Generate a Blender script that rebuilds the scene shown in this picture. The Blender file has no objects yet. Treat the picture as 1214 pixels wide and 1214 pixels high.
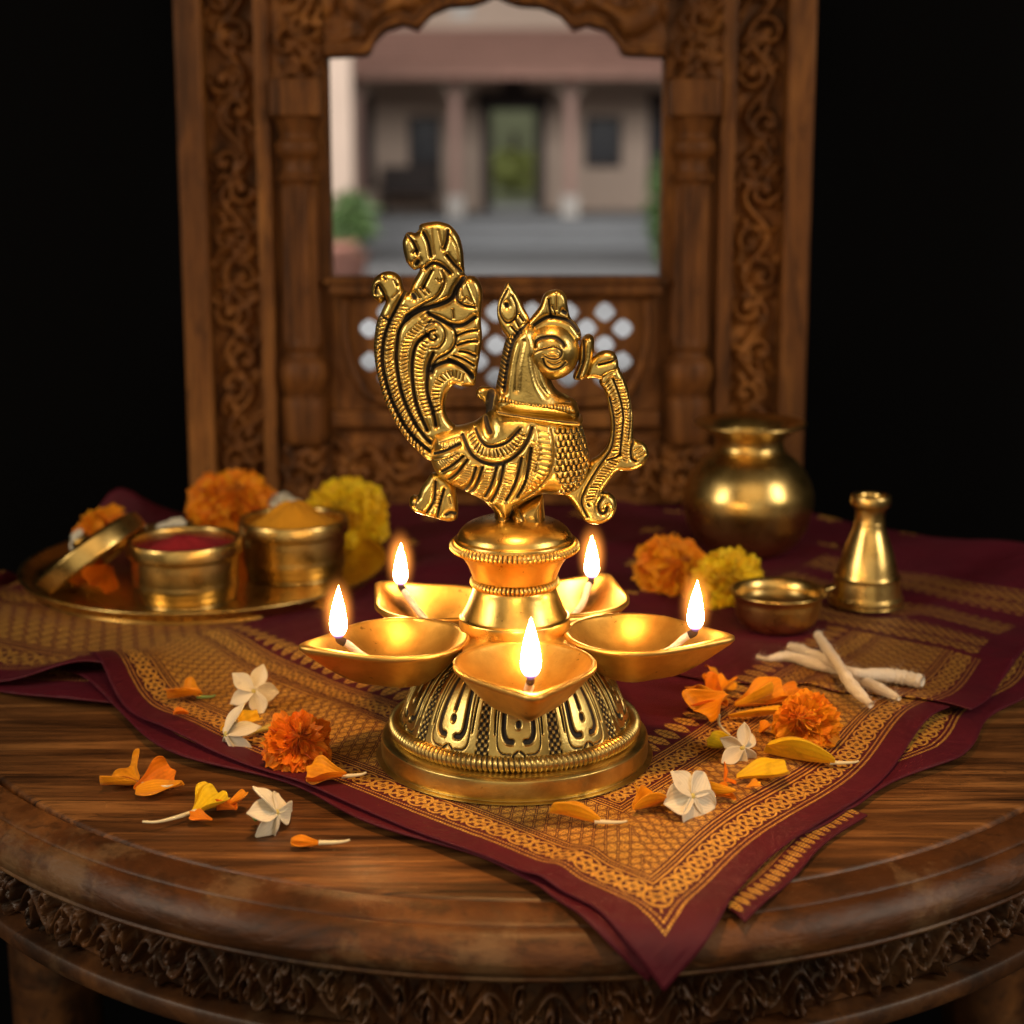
# Brass oil lamp scene, built object by object
import bpy, bmesh, math, random
import numpy as np
from mathutils import Vector, Matrix, Euler
random.seed(7); RNG = np.random.default_rng(11)
SC = bpy.context.scene
COL = SC.collection
PI = math.pi
CAM_Y, CAM_Z, PITCH, FPX, CX = -0.591, 0.235, math.radians(13.0), 1950.0, 607.0

# ------------------------------------------------------------------ helpers: drawing units -> metres
def ray(px, py):
    v = py - CX
    return px - CX, FPX*np.cos(PITCH) - v*np.sin(PITCH), FPX*np.sin(PITCH) + v*np.cos(PITCH)
def ground(px, py, z=0.0):          # point of the table plane (height z) in metres
    dx, fw, dn = ray(px, py); t = (CAM_Z - z)/dn
    return float(dx*t), float(fw*t + CAM_Y)
def figplane(px, py):               # the upright plane the bird figure is drawn in (y = 0)
    dx, fw, dn = ray(px, py); t = -CAM_Y/fw
    return dx*t, CAM_Z - dn*t
UNIT = 0.000316                      # size of one drawing unit in that plane

def props(o, label=None, cat=None, group=None, kind=None):
    if label: o['label'] = label
    if cat: o['category'] = cat
    if group: o['group'] = group
    if kind: o['kind'] = kind
    return o
def empty(name, loc=(0,0,0), rot=(0,0,0), parent=None):
    o = bpy.data.objects.new(name, None); COL.objects.link(o)
    o.location = loc; o.rotation_euler = rot; o.empty_display_size = 0.01
    if parent: o.parent = parent
    return o
def meshobj(name, verts, faces, mat, parent=None, smooth=True, loc=None, rot=None, scale=None):
    me = bpy.data.meshes.new(name)
    if isinstance(verts, np.ndarray) and isinstance(faces, np.ndarray):
        me.vertices.add(len(verts)); me.vertices.foreach_set('co', verts.astype(np.float32).ravel())
        n, k = faces.shape
        me.loops.add(n*k); me.polygons.add(n)
        me.loops.foreach_set('vertex_index', faces.astype(np.int32).ravel())
        me.polygons.foreach_set('loop_start', (np.arange(n)*k).astype(np.int32))
        me.polygons.foreach_set('loop_total', np.full(n, k, np.int32))
        me.update(calc_edges=True); me.validate()
    else:
        me.from_pydata([tuple(v) for v in verts], [], [tuple(f) for f in faces]); me.update()
    if smooth: me.polygons.foreach_set('use_smooth', np.ones(len(me.polygons), bool))
    for m in (mat if isinstance(mat, (list, tuple)) else [mat]): me.materials.append(m)
    o = bpy.data.objects.new(name, me); COL.objects.link(o)
    if parent: o.parent = parent
    if loc is not None: o.location = loc
    if rot is not None: o.rotation_euler = rot
    if scale is not None: o.scale = scale
    return o
def point_attr(o, name, arr):
    a = o.data.attributes.new(name, 'FLOAT', 'POINT'); a.data.foreach_set('value', np.asarray(arr, np.float32).ravel())
def uv_from_points(o, uv):
    me = o.data; l = me.uv_layers.new(name='UVMap')
    idx = np.zeros(len(me.loops), np.int32); me.loops.foreach_get('vertex_index', idx)
    l.data.foreach_set('uv', np.asarray(uv, np.float32)[idx].ravel())
def grid_faces(nu, nv, closed_u=False, closed_v=False):
    iu = np.arange(nu if closed_u else nu-1); iv = np.arange(nv if closed_v else nv-1)
    I, J = np.meshgrid(iu, iv, indexing='ij')
    a = I*nv + J; b = ((I+1) % nu)*nv + J; c = ((I+1) % nu)*nv + (J+1) % nv; d = I*nv + (J+1) % nv
    return np.stack([a, b, c, d], -1).reshape(-1, 4)
def spline(pts, per=6, closed=False):
    P = np.asarray(pts, float); n = len(P)
    if n < 3 and not closed: return P
    out = []
    rng = range(n) if closed else range(n-1)
    for i in rng:
        if closed: p0, p1, p2, p3 = P[(i-1) % n], P[i], P[(i+1) % n], P[(i+2) % n]
        else: p0, p1, p2, p3 = P[max(i-1,0)], P[i], P[i+1], P[min(i+2,n-1)]
        for k in range(per):
            t = k/per
            out.append(.5*((2*p1)+(-p0+p2)*t+(2*p0-5*p1+4*p2-p3)*t*t+(-p0+3*p1-3*p2+p3)*t**3))
    if not closed: out.append(P[-1])
    return np.array(out)
def lathe(name, prof, mat, parent=None, seg=96, loc=None, rot=None, per=5, sharp=False, smooth=True):
    P = np.array(prof, float) if sharp else spline(prof, per)
    P[:,0] = np.maximum(P[:,0], 1e-5)
    th = np.linspace(0, 2*PI, seg, endpoint=False)
    X = P[None,:,0]*np.cos(th)[:,None]; Y = P[None,:,0]*np.sin(th)[:,None]; Z = np.broadcast_to(P[None,:,1], X.shape)
    V = np.stack([X,Y,Z],-1).reshape(-1,3)
    return meshobj(name, V, grid_faces(seg, len(P), True), mat, parent, smooth, loc, rot)
def tube(name, pts, rad, mat, parent=None, seg=12, per=5, flat=1.0, caps=True, wob=0.0):
    P = spline(pts, per); n = len(P)
    R = np.interp(np.linspace(0,1,n), np.linspace(0,1,len(rad)), rad) if hasattr(rad,'__len__') else np.full(n, rad)
    if wob: R = R*(1+wob*RNG.normal(size=n))
    T = np.gradient(P, axis=0); T /= np.linalg.norm(T,axis=1)[:,None]+1e-12
    up = np.array([0,0,1.]) if abs(T[0][2]) < .9 else np.array([1.,0,0])
    V = []
    for i in range(n):
        s = np.cross(T[i], up); s /= np.linalg.norm(s)+1e-12; u = np.cross(s, T[i]); up = u
        for k in range(seg):
            a = 2*PI*k/seg; V.append(P[i] + R[i]*(math.cos(a)*s + flat*math.sin(a)*u))
    F = [tuple(f) for f in grid_faces(n, seg, False, True)]
    if caps:
        F.append(tuple(range(seg))[::-1]); F.append(tuple((n-1)*seg+k for k in range(seg)))
    return meshobj(name, V, F, mat, parent)
def boxmesh(bs):                      # list of (x0,x1,y0,y1,z0,z1)
    V, F = [], []
    for x0,x1,y0,y1,z0,z1 in bs:
        b = len(V)
        V += [(x0,y0,z0),(x1,y0,z0),(x1,y1,z0),(x0,y1,z0),(x0,y0,z1),(x1,y0,z1),(x1,y1,z1),(x0,y1,z1)]
        F += [(b,b+3,b+2,b+1),(b+4,b+5,b+6,b+7),(b,b+1,b+5,b+4),(b+1,b+2,b+6,b+5),(b+2,b+3,b+7,b+6),(b+3,b,b+4,b+7)]
    return V, F
def boxes(name, bs, mat, parent=None, bevel=0.0):
    V, F = boxmesh(bs); o = meshobj(name, V, F, mat, parent, smooth=False)
    if bevel:
        m = o.modifiers.new('bevel', 'BEVEL'); m.width = bevel; m.segments = 2
    return o

# ------------------------------------------------------------------ 2-D distance tools
def dist_poly(X, Y, P, closed=False):
    D = np.full(X.shape, 1e9)
    n = len(P)
    for i in range(n if closed else n-1):
        a, b = P[i], P[(i+1) % n]; dx, dy = b[0]-a[0], b[1]-a[1]
        L = dx*dx+dy*dy
        if L < 1e-12: t = 0.0
        else: t = np.clip(((X-a[0])*dx+(Y-a[1])*dy)/L, 0, 1)
        np.minimum(D, (X-a[0]-t*dx)**2+(Y-a[1]-t*dy)**2, out=D)
    return np.sqrt(D)
def inside_poly(X, Y, P):
    ins = np.zeros(X.shape, bool); n = len(P); j = n-1
    for i in range(n):
        xi, yi, xj, yj = P[i][0], P[i][1], P[j][0], P[j][1]
        c = ((yi > Y) != (yj > Y)) & (X < (xj-xi)*(Y-yi)/(yj-yi+1e-12)+xi)
        ins ^= c; j = i
    return ins
class Field:                          # a height field on a regular grid, with strokes carved into it
    def __init__(s, x0, x1, y0, y1, step):
        s.x = np.arange(x0, x1+step, step); s.y = np.arange(y0, y1+step, step); s.step = step
        s.X, s.Y = np.meshgrid(s.x, s.y, indexing='ij')
        s.h = np.zeros(s.X.shape); s.pat = np.zeros(s.X.shape)
    def _win(s, P, m):
        i0 = max(int((P[:,0].min()-m-s.x[0])/s.step), 0); i1 = int((P[:,0].max()+m-s.x[0])/s.step)+2
        j0 = max(int((P[:,1].min()-m-s.y[0])/s.step), 0); j1 = int((P[:,1].max()+m-s.y[0])/s.step)+2
        return slice(i0, max(i1,i0)), slice(j0, max(j1,j0))
    def groove(s, pts, width, depth, pat=1.0, per=5, closed=False):
        P = spline(pts, per, closed); w = s._win(P, width*3.6)
        X, Y = s.X[w], s.Y[w]
        if X.size == 0: return
        d = dist_poly(X, Y, P, closed)
        s.h[w] -= depth*(.8*np.exp(-(d/width)**2) if getattr(s,'fine',False) else (.55*np.exp(-(d/width)**2)+.45*np.exp(-(d/(width*1.9))**2)))
        s.pat[w] = np.maximum(s.pat[w], pat*np.exp(-(d/(width*.92))**4))
    def ridge(s, pts, width, height, per=5, add=False, closed=False):
        P = spline(pts, per, closed); w = s._win(P, width*1.1)
        X, Y = s.X[w], s.Y[w]
        if X.size == 0: return
        d = dist_poly(X, Y, P, closed)
        b = height*np.sqrt(np.clip(1-(d/width)**2, 0, 1))
        s.h[w] = s.h[w]+b if add else np.maximum(s.h[w], b)
def rungs(f, pts, half, spacing, width=1.0, depth=1.6, pat=.8, slant=0.0, t0=0.0, t1=1.0):
    P = spline(pts, 8); seg = np.linalg.norm(np.diff(P,axis=0),axis=1); S = np.concatenate([[0],np.cumsum(seg)])
    s = S[-1]*t0
    while s < S[-1]*t1:
        x = np.interp(s,S,P[:,0]); y = np.interp(s,S,P[:,1]); x2 = np.interp(s+1,S,P[:,0]); y2 = np.interp(s+1,S,P[:,1])
        tx, ty = x2-x, y2-y
        if abs(tx)+abs(ty) < 1e-6: tx, ty = x-np.interp(s-1,S,P[:,0]), y-np.interp(s-1,S,P[:,1])
        L = math.hypot(tx,ty)+1e-9; tx/=L; ty/=L
        nx, ny = -ty+slant*tx, tx+slant*ty
        hh = half*(.85+.3*random.random())
        f.groove([(x-nx*hh,y-ny*hh),(x+nx*hh,y+ny*hh)], width, depth*(.7+.6*random.random()), pat*(.6+.4*random.random()))
        s += spacing*(.85+.3*random.random())

# ------------------------------------------------------------------ node helpers
class S:                               # a socket (or number) with arithmetic
    nt = None
    def __init__(s, v): s.v = v.v if isinstance(v, S) else v
    @staticmethod
    def op(o, *a, clamp=False):
        n = S.nt.nodes.new('ShaderNodeMath'); n.operation = o; n.use_clamp = clamp
        for i, x in enumerate(a):
            x = x.v if isinstance(x, S) else x
            if isinstance(x, (int,float)): n.inputs[i].default_value = x
            else: S.nt.links.new(x, n.inputs[i])
        return S(n.outputs[0])
    def __add__(s,o): return S.op('ADD',s,o)
    __radd__ = __add__
    def __sub__(s,o): return S.op('SUBTRACT',s,o)
    def __rsub__(s,o): return S.op('SUBTRACT',o,s)
    def __mul__(s,o): return S.op('MULTIPLY',s,o)
    __rmul__ = __mul__
    def __truediv__(s,o): return S.op('DIVIDE',s,o)
    def __gt__(s,o): return S.op('GREATER_THAN',s,o)
    def __lt__(s,o): return S.op('LESS_THAN',s,o)
def mn(a,b): return S.op('MINIMUM',a,b)
def mx(a,b): return S.op('MAXIMUM',a,b)
def ab(a): return S.op('ABSOLUTE',a)
def fr(a): return S.op('FRACT',a)
def sn(a): return S.op('SINE',a)
def sq(a): return S.op('SQRT',a)
def band(x, a, b): return (x > a)*(x < b)
def sstep(x, a, b):
    n = S.nt.nodes.new('ShaderNodeMapRange'); n.interpolation_type = 'SMOOTHSTEP'
    S.nt.links.new(x.v, n.inputs[0]); n.inputs[1].default_value = a; n.inputs[2].default_value = b
    return S(n.outputs[0])
def newmat(name):
    m = bpy.data.materials.new(name); m.use_nodes = True; nt = m.node_tree
    b = nt.nodes['Principled BSDF']; S.nt = nt
    return m, nt, b
def setin(b, **kw):
    for k, v in kw.items():
        i = b.inputs[k.replace('_',' ')]
        if isinstance(v, S): S.nt.links.new(v.v, i)
        elif hasattr(v, 'is_linked'): S.nt.links.new(v, i)
        elif isinstance(v, (tuple,list)) and len(v) == 3 and i.type == 'RGBA': i.default_value = (*v, 1)
        else: i.default_value = v
def noise(nt, scale, detail=4, rough=.55, vec=None, dist=0.0, out=0):
    n = nt.nodes.new('ShaderNodeTexNoise'); n.inputs['Scale'].default_value = scale
    n.inputs['Detail'].default_value = detail; n.inputs['Roughness'].default_value = rough; n.inputs['Distortion'].default_value = dist
    if vec is not None: nt.links.new(vec, n.inputs['Vector'])
    return n.outputs[out]
def coords(nt, kind='Object', scale=None, rot=None):
    t = nt.nodes.new('ShaderNodeTexCoord').outputs[kind]
    if scale is None and rot is None: return t
    m = nt.nodes.new('ShaderNodeMapping'); nt.links.new(t, m.inputs[0])
    if scale: m.inputs['Scale'].default_value = scale
    if rot: m.inputs['Rotation'].default_value = rot
    return m.outputs[0]
def ramp(nt, fac, stops):
    r = nt.nodes.new('ShaderNodeValToRGB'); nt.links.new(fac.v if isinstance(fac,S) else fac, r.inputs[0])
    e = r.color_ramp.elements
    while len(e) < len(stops): e.new(.5)
    for q, (p, c) in zip(e, stops): q.position = p; q.color = (*c, 1) if len(c) == 3 else c
    return r.outputs[0]
def mix(nt, fac, a, b, mode='MIX'):
    n = nt.nodes.new('ShaderNodeMix'); n.data_type = 'RGBA'; n.blend_type = mode
    for i, x in ((0,fac),(6,a),(7,b)):
        x = x.v if isinstance(x, S) else x
        if isinstance(x, (int,float)): n.inputs[i].default_value = x
        elif isinstance(x, tuple): n.inputs[i].default_value = (*x, 1)
        else: nt.links.new(x, n.inputs[i])
    return n.outputs[2]
def bump(nt, h, strength=.3, dist=.0005, prev=None):
    n = nt.nodes.new('ShaderNodeBump'); n.inputs['Strength'].default_value = strength; n.inputs['Distance'].default_value = dist
    nt.links.new(h.v if isinstance(h,S) else h, n.inputs['Height'])
    if prev is not None: nt.links.new(prev, n.inputs['Normal'])
    return n.outputs[0]
def attr(nt, name):
    n = nt.nodes.new('ShaderNodeAttribute'); n.attribute_name = name; return S(n.outputs['Fac'])

# ------------------------------------------------------------------ materials
def brass(name, base=(.70,.46,.13), dark=(.42,.25,.06), rough=.30, patina=False, grain=1.0, brushed=False, metalv=1.0, soot=False):
    m, nt, b = newmat(name); o = coords(nt)
    n1 = noise(nt, 90, 5, .6, o); n2 = noise(nt, 1100, 3, .6, o); n3 = noise(nt, 28, 4, .6, o)
    col = mix(nt, ramp(nt, n1, [(.35,(0,0,0)),(.7,(1,1,1))]), dark, base)
    col = mix(nt, S(n3)*.35, col, (.50,.25,.06))
    r = S(n1)*.16 + S(n2)*.10 + (rough-.13)
    sp = sstep(S(noise(nt, 420, 2, .5, o)), .70, .78)
    col = mix(nt, sp*.6, col, (.10,.055,.02))
    metal = metalv
    tn = sstep(S(noise(nt, 55, 5, .7, o, .6)), .56, .74)
    col = mix(nt, tn*.42, col, tuple(x*.38 for x in dark)); r = r + tn*.12
    if soot:
        so = nt.nodes.new('ShaderNodeSeparateXYZ'); nt.links.new(o, so.inputs[0])
        ex, ey = S(so.outputs[0])-.0225, S(so.outputs[1])
        sd = 1.0-sstep(sq(ex*ex*.55+ey*ey)+(S(n1)-.5)*.006, .0005, .0050)
        col = mix(nt, sd*.75, col, (.03,.018,.012)); r = r + sd*.25
    if patina:
        p = attr(nt, 'patina'); p2 = sstep(p + (S(n2)-.5)*.35, .16, .66)
        col = mix(nt, p2, col, (.018,.011,.006)); r = r + p2*.35; metal = 1.0 - p2*.85
    h = S(n2)*.6*grain + S(n1)*.8*grain
    if brushed:
        nb = noise(nt, 1, 3, .6, coords(nt, scale=(60,60,2600)))
        h = h + S(nb)*1.0
    setin(b, Base_Color=col, Roughness=r, Metallic=metal, Normal=bump(nt, h, .30, .00035))
    return m
M = {}
M['brass_fig'] = brass('antique_brass_figure', base=(.88,.68,.23), dark=(.56,.40,.12), rough=.31, patina=True, grain=.8)
M['brass_base'] = brass('antique_brass_base', base=(.74,.58,.21), dark=(.50,.36,.11), rough=.34, patina=True)
M['brass_cup'] = brass('satin_brass_cup', base=(.88,.56,.15), dark=(.66,.38,.09), rough=.44, grain=.8, metalv=.97)
M['brass_spout'] = brass('sooty_brass_cup', base=(.88,.56,.15), dark=(.66,.38,.09), rough=.42, grain=.8, metalv=.97, soot=True)
M['brass_ped'] = brass('satin_brass_pedestal', base=(.80,.55,.17), dark=(.58,.36,.09), rough=.30, patina=True, grain=.6)
M['brass_pot'] = brass('polished_brass_vessel', base=(.78,.57,.22), dark=(.60,.41,.13), rough=.29, grain=.4)

def wood(name, c1, c2, c3, scale=(7,60,60), rough=.4, coat=.3, wear=0.0, bmp=.35, rot=None, crack=False, spec=.5, stops=(.30,.5,.66)):
    m, nt, b = newmat(name); o = coords(nt, scale=scale, rot=rot)
    g = noise(nt, 1.0, 8, .62, o, .8); g2 = noise(nt, 4.5, 6, .65, o, .3)
    col = ramp(nt, g, [(stops[0],c1),(stops[1],c2),(stops[2],c3)])
    f = sstep(S(g2), .52, .62)
    col = mix(nt, f*.55, col, c1)
    big = noise(nt, 9, 4, .6, coords(nt))
    col = mix(nt, ramp(nt, big, [(.35,(0,0,0)),(.75,(.8,.8,.8))]), col, tuple(x*.45 for x in c2))
    if crack:
        so_ = nt.nodes.new('ShaderNodeSeparateXYZ'); nt.links.new(coords(nt), so_.inputs[0]); yy_ = S(so_.outputs[1])+(S(g)-.5)*.0012
        pj = 1.0-sstep(ab(fr(yy_/.074+.33)-.5), .0, .010)
        pid = S.op('FLOOR', yy_/.074+.83)
        tonep = fr(sn(pid*12.9898)*43.7)
        col = mix(nt, tonep*.35, col, c1)
        col = mix(nt, pj*.9, col, (.004,.002,.001))
        oc = coords(nt, scale=(3.2,42,30)); cr = S(noise(nt, 1.3, 5, .7, oc, 1.4))
        line = 1.0 - sstep(ab(cr-.5), .0, .012)
        gate = sstep(S(noise(nt, 7, 2, .5, coords(nt))), .42, .56)
        col = mix(nt, line*gate*.85, col, (.006,.003,.002))
    if wear:
        w = sstep(S(noise(nt, 26, 6, .7, coords(nt))), .50, .66)
        col = mix(nt, w*wear, col, (.17,.10,.048))
        w2 = sstep(S(noise(nt, 55, 4, .7, coords(nt))), .58, .66)
        col = mix(nt, w2*.5*wear, col, (.02,.012,.008))
    r = S(g2)*.35 + (rough-.15)
    setin(b, Base_Color=col, Roughness=r, Coat_Weight=coat, Coat_Roughness=.34, Specular_IOR_Level=spec, Normal=bump(nt, S(g2)*1.0+S(g)*.6, bmp, .0012))
    return m
M['wood_top'] = wood('table_top_wood', (.024,.009,.003), (.150,.060,.018), (.34,.150,.045), (6,95,60), .42, .22, crack=True, spec=.3, stops=(.36,.5,.62))
M['wood_rim'] = wood('table_rim_wood', (.012,.005,.002), (.085,.030,.009), (.19,.074,.021), (14,14,50), .44, .14, wear=.6, spec=.22, bmp=.8)
M['wood_apron'] = wood('table_apron_wood', (.008,.003,.0015), (.075,.028,.009), (.17,.068,.020), (22,22,30), .50, .08, wear=.25, spec=.3)
M['wood_frame'] = wood('carved_frame_wood', (.022,.007,.002), (.165,.058,.013), (.30,.118,.027), (50,50,7), .55, .03, spec=.2)
M['wood_carve'] = wood('carved_relief_wood', (.018,.006,.002), (.165,.058,.013), (.32,.125,.028), (30,30,20), .55, .03, spec=.2)

def plain(name, col, rough=.6, metal=0.0, **kw):
    m, nt, b = newmat(name)
    n = noise(nt, kw.pop('nscale', 60), 5, .6, coords(nt)); v = kw.pop('var', .35)
    c = mix(nt, S(n)*1.0, tuple(x*(1-v) for x in col), tuple(min(1,x*(1+v)) for x in col))
    setin(b, Base_Color=c, Roughness=rough, Metallic=metal, **kw); return m
def petal_mat(name, a, bcol, trans=.35, vein=True):
    m, nt, b = newmat(name)
    rv = attr(nt, 'tone'); ln = attr(nt, 'along')
    c = mix(nt, rv, a, bcol)
    n = noise(nt, 700, 3, .6, coords(nt)); ac = attr(nt, 'across')
    vn = sn(ac*26.0+S(n)*2.0)*.5+.5
    c = mix(nt, S(n)*.22+vn*.16, c, tuple(x*.50 for x in a))
    c = mix(nt, sstep(S(noise(nt, 130, 3, .6, coords(nt))), .58, .72)*.35, c, tuple(x*.45 for x in a))
    setin(b, Base_Color=c, Roughness=.55, Specular_IOR_Level=.3, Normal=bump(nt, S(n)+vn*.6, .35, .0004), Sheen_Weight=.1)
    t = nt.nodes.new('ShaderNodeBsdfTranslucent'); nt.links.new(c, t.inputs[0])
    mxn = nt.nodes.new('ShaderNodeMixShader'); mxn.inputs[0].default_value = trans
    nt.links.new(b.outputs[0], mxn.inputs[1]); nt.links.new(t.outputs[0], mxn.inputs[2])
    nt.links.new(mxn.outputs[0], nt.nodes['Material Output'].inputs[0])
    return m
M['orange'] = petal_mat('marigold_orange', (1.0,.27,.002), (1.0,.46,.006))
M['deep'] = petal_mat('marigold_deep_orange', (.95,.20,.002), (1.0,.34,.005))
M['yellow'] = petal_mat('marigold_yellow', (.98,.56,.004), (1.0,.76,.015))
M['amber'] = petal_mat('petal_amber', (.98,.32,.003), (1.0,.54,.010))
M['white'] = petal_mat('jasmine_white', (.92,.84,.66), (.97,.92,.78), .30)
M['stem_pale'] = plain('pale_petal_stem', (.66,.60,.40), .5)
M['stem_green'] = plain('green_calyx', (.16,.24,.05), .5)
M['stem_yellow'] = plain('yellow_green_tube', (.55,.46,.12), .5)
M['cotton'] = plain('cotton_wick', (.80,.72,.62), .95, var=.12, nscale=900)
M['char'] = plain('charred_wick', (.02,.012,.010), .9)
M['red_powder'] = plain('red_powder', (.36,.006,.012), .95, nscale=1200, var=.5)
M['yellow_powder'] = plain('turmeric_powder', (.88,.32,.006), .95, nscale=1200, var=.35)
M['oil'] = plain('dark_oil', (.10,.045,.01), .08)
M['oil'].node_tree.nodes['Principled BSDF'].inputs['Coat Weight'].default_value = 1.0
for k, nz in (('red_powder',1400),('yellow_powder',1400),('cotton',900)):
    nt = M[k].node_tree; S.nt = nt
    nt.links.new(bump(nt, noise(nt, nz, 4, .7, coords(nt)), .8, .0012), nt.nodes['Principled BSDF'].inputs['Normal'])
FLAME=165.0; BLOOM=1100.0; COURT=2700.0; KEY=8.0; FRONT=5.5; LOW=3.4; POOL=27.0; AMB=.05; FSTOP=8.5
# ------------------------------------------------------------------ silk with woven gold border
def silk(name, haze=0.0, buttas=True, stripes=False, gain=1.0):
    m, nt, b = newmat(name)
    uv = nt.nodes.new('ShaderNodeUVMap'); uv.uv_map = 'UVMap'
    sx = nt.nodes.new('ShaderNodeSeparateXYZ'); nt.links.new(uv.outputs[0], sx.inputs[0])
    o = coords(nt)
    wob = (S(noise(nt, 260, 3, .6, o))-.5)
    dL = S(sx.outputs[0])*1000.0 + wob*.5 + 4.5; dR = S(sx.outputs[1])*1000.0 + wob*.5 + 4.5     # millimetres from the two hems
    d = mn(dL, dR)
    isl = dL < dR
    s = isl*dR + (1.0-isl)*dL
    # narrow woven lines, dotted
    dots = sn(s*5.2) > -.45
    lines = None
    for a, c, dt in ((14.6,15.5,1),(16.6,17.3,1),(28.6,29.4,0),(30.2,30.8,1),(31.6,32.2,0),(64.6,65.4,0),(66.2,67.0,1),(67.8,68.3,0),(78.6,79.3,0),(80.1,80.8,1),(81.6,82.1,0)):
        q = band(d, a, c)
        if dt: q = q*dots
        lines = q if lines is None else mx(lines, q)
    # vine bands: a flower in a ring, leaves between
    def vine(lo, hi, per):
        mid = (lo+hi)/2; half = (hi-lo)/2
        ss = (fr(s/per)-.5)*per; dd = d-mid
        r = sq(ss*ss+dd*dd)
        ang = S.op('ARCTAN2', dd, ss)
        fl = r < ((sn(ang*6.0)*.16+.62)*half)
        ring = band(r, half*.84, half*1.02)
        s2 = (fr(s/per+.5)-.5)*per
        leaf = (ab(s2)*1.5+ab(ab(dd)-half*.5)) < half*.48
        core = r > half*.22
        stem = ab(dd - sn(s*(2*PI/per))*half*.55) < .42
        return mx(mx(fl*core, ring), mx(leaf, stem))*band(d, lo, hi)
    v1 = vine(18.2, 28.0, 9.5); v2 = vine(69.2, 78.0, 8.5)
    # diamond lattice, each lozenge a small woven flower
    L = 5.2
    p = (s+d*.62)/L; q = (s-d*.62)/L
    fp = ab(fr(p)-.5); fq = ab(fr(q)-.5)
    cell = (mx(fp, fq) < .375)*((fp+fq) > .085)
    cell2 = 1.0-(ab(fp-fq) < .035)*((fp+fq) > .25)
    lat = mx(cell*cell2, (mx(fp,fq) > .47))*band(d, 33.0, 64.0)
    # pointed leaves along the inner side
    per = 7.6; ss = (fr(s/per)-.5)*per; e = (d-83.0)/13.0
    wdt = sn(mn(mx(e,0.0),1.0)*2.9)*2.9+.35*(e < .5)
    rib = ab(ss) > .28
    notch = (fr(d*.42) > .16)
    leaf = (ab(ss) < wdt)*rib*notch*band(d, 83.0, 96.0)
    g = mx(mx(lines, mx(v1,v2)), mx(lat, leaf))
    if buttas:
        gp = 58.0
        row = S.op('FLOOR', dL/gp)
        u = (fr(dR/gp+row*.5)-.5)*gp; w = (fr(dL/gp)-.5)*gp
        r = sq(u*u+w*w*1.2); an = S.op('ARCTAN2', w, u)
        bt = (r < (sn(an*5.0)*2.0+7.0))*(ab(sn(an*2.5)) > .25)*(r > 1.2)
        g = mx(g, bt*(d > 112.0))
    if stripes:
        st = mx(band(dL, 300.0, 322.0), mx(band(dL, 334.0, 356.0), band(dL, 372.0, 400.0)))
        fill = (fr((dL+dR*.8)*.20) > .26)*(fr((dL-dR*.8)*.20) > .26)*(fr(dL/11.0) > .16)
        g = mx(g*(dL < 296.0), st*fill*(d > 18.0)*.85)
    # woven texture: gold thread skips
    thr = (fr((dL+dR)*1.35) > .26)*(fr((dL-dR)*1.1) > .18)
    skip = sstep(S(noise(nt, 1500, 2, .6, o)), .40, .50)
    g = g*mx(thr, .72)*mx(skip, .5)
    weave = sn(dL*9.0)*sn(dR*9.0)
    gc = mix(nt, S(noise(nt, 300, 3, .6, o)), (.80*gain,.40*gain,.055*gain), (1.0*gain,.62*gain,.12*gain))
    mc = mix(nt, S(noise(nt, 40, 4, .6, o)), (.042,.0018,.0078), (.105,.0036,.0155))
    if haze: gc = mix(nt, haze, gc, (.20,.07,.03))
    col = mix(nt, g, mc, gc)
    setin(b, Base_Color=col, Roughness=.56-g*.20, Metallic=g*.40, Sheen_Weight=.05, Sheen_Tint=(.8,.2,.3), Sheen_Roughness=.4, Specular_IOR_Level=.3,
          Normal=bump(nt, g*1.0+weave*.22, .55, .0006, bump(nt, noise(nt, 24, 4, .55, o, .8), .55, .010)))
    return m
M['silk'] = silk('maroon_silk_gold_border')
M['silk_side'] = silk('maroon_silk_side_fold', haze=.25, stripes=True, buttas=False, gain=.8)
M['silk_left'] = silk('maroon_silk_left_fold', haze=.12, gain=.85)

TC = (0.008, 0.175); TR = 0.315; SX = 0.910          # table centre and radius
def over_rim(x, y):                    # how cloth lies on the table and rolls over its rounded rim
    dx, dy = (x-TC[0])/SX, y-TC[1]; r = np.sqrt(dx*dx+dy*dy)
    r0 = TR-.013; k = .013
    s = np.maximum(r-r0, 0); th = np.minimum(s/k, 1.35)
    rr = np.where(s > 0, r0+k*np.sin(th)+np.maximum(s/k-1.35,0)*k*math.cos(1.35), r)
    z = -k*(1-np.cos(th))-np.maximum(s/k-1.35,0)*k*math.sin(1.35)
    f = np.where(r > 0, rr/np.maximum(r,1e-6), 1)
    return TC[0]+dx*f*SX, TC[1]+dy*f, np.where(s > 0, z, 0.0)
C0 = np.array([.0460, -.1520]); EL = np.array([-.685, .728]); ER = np.array([.568, .823])
NL = np.array([.728, .685]); NR = np.array([-.823, .568])
def gauss(x, y, cx, cy, sx, sy=None, ang=0.0):
    sy = sy or sx; c, s_ = math.cos(ang), math.sin(ang)
    u = (x-cx)*c+(y-cy)*s_; v = -(x-cx)*s_+(y-cy)*c
    return np.exp(-(u/sx)**2-(v/sy)**2)
AL = math.atan2(EL[1], EL[0])
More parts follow.
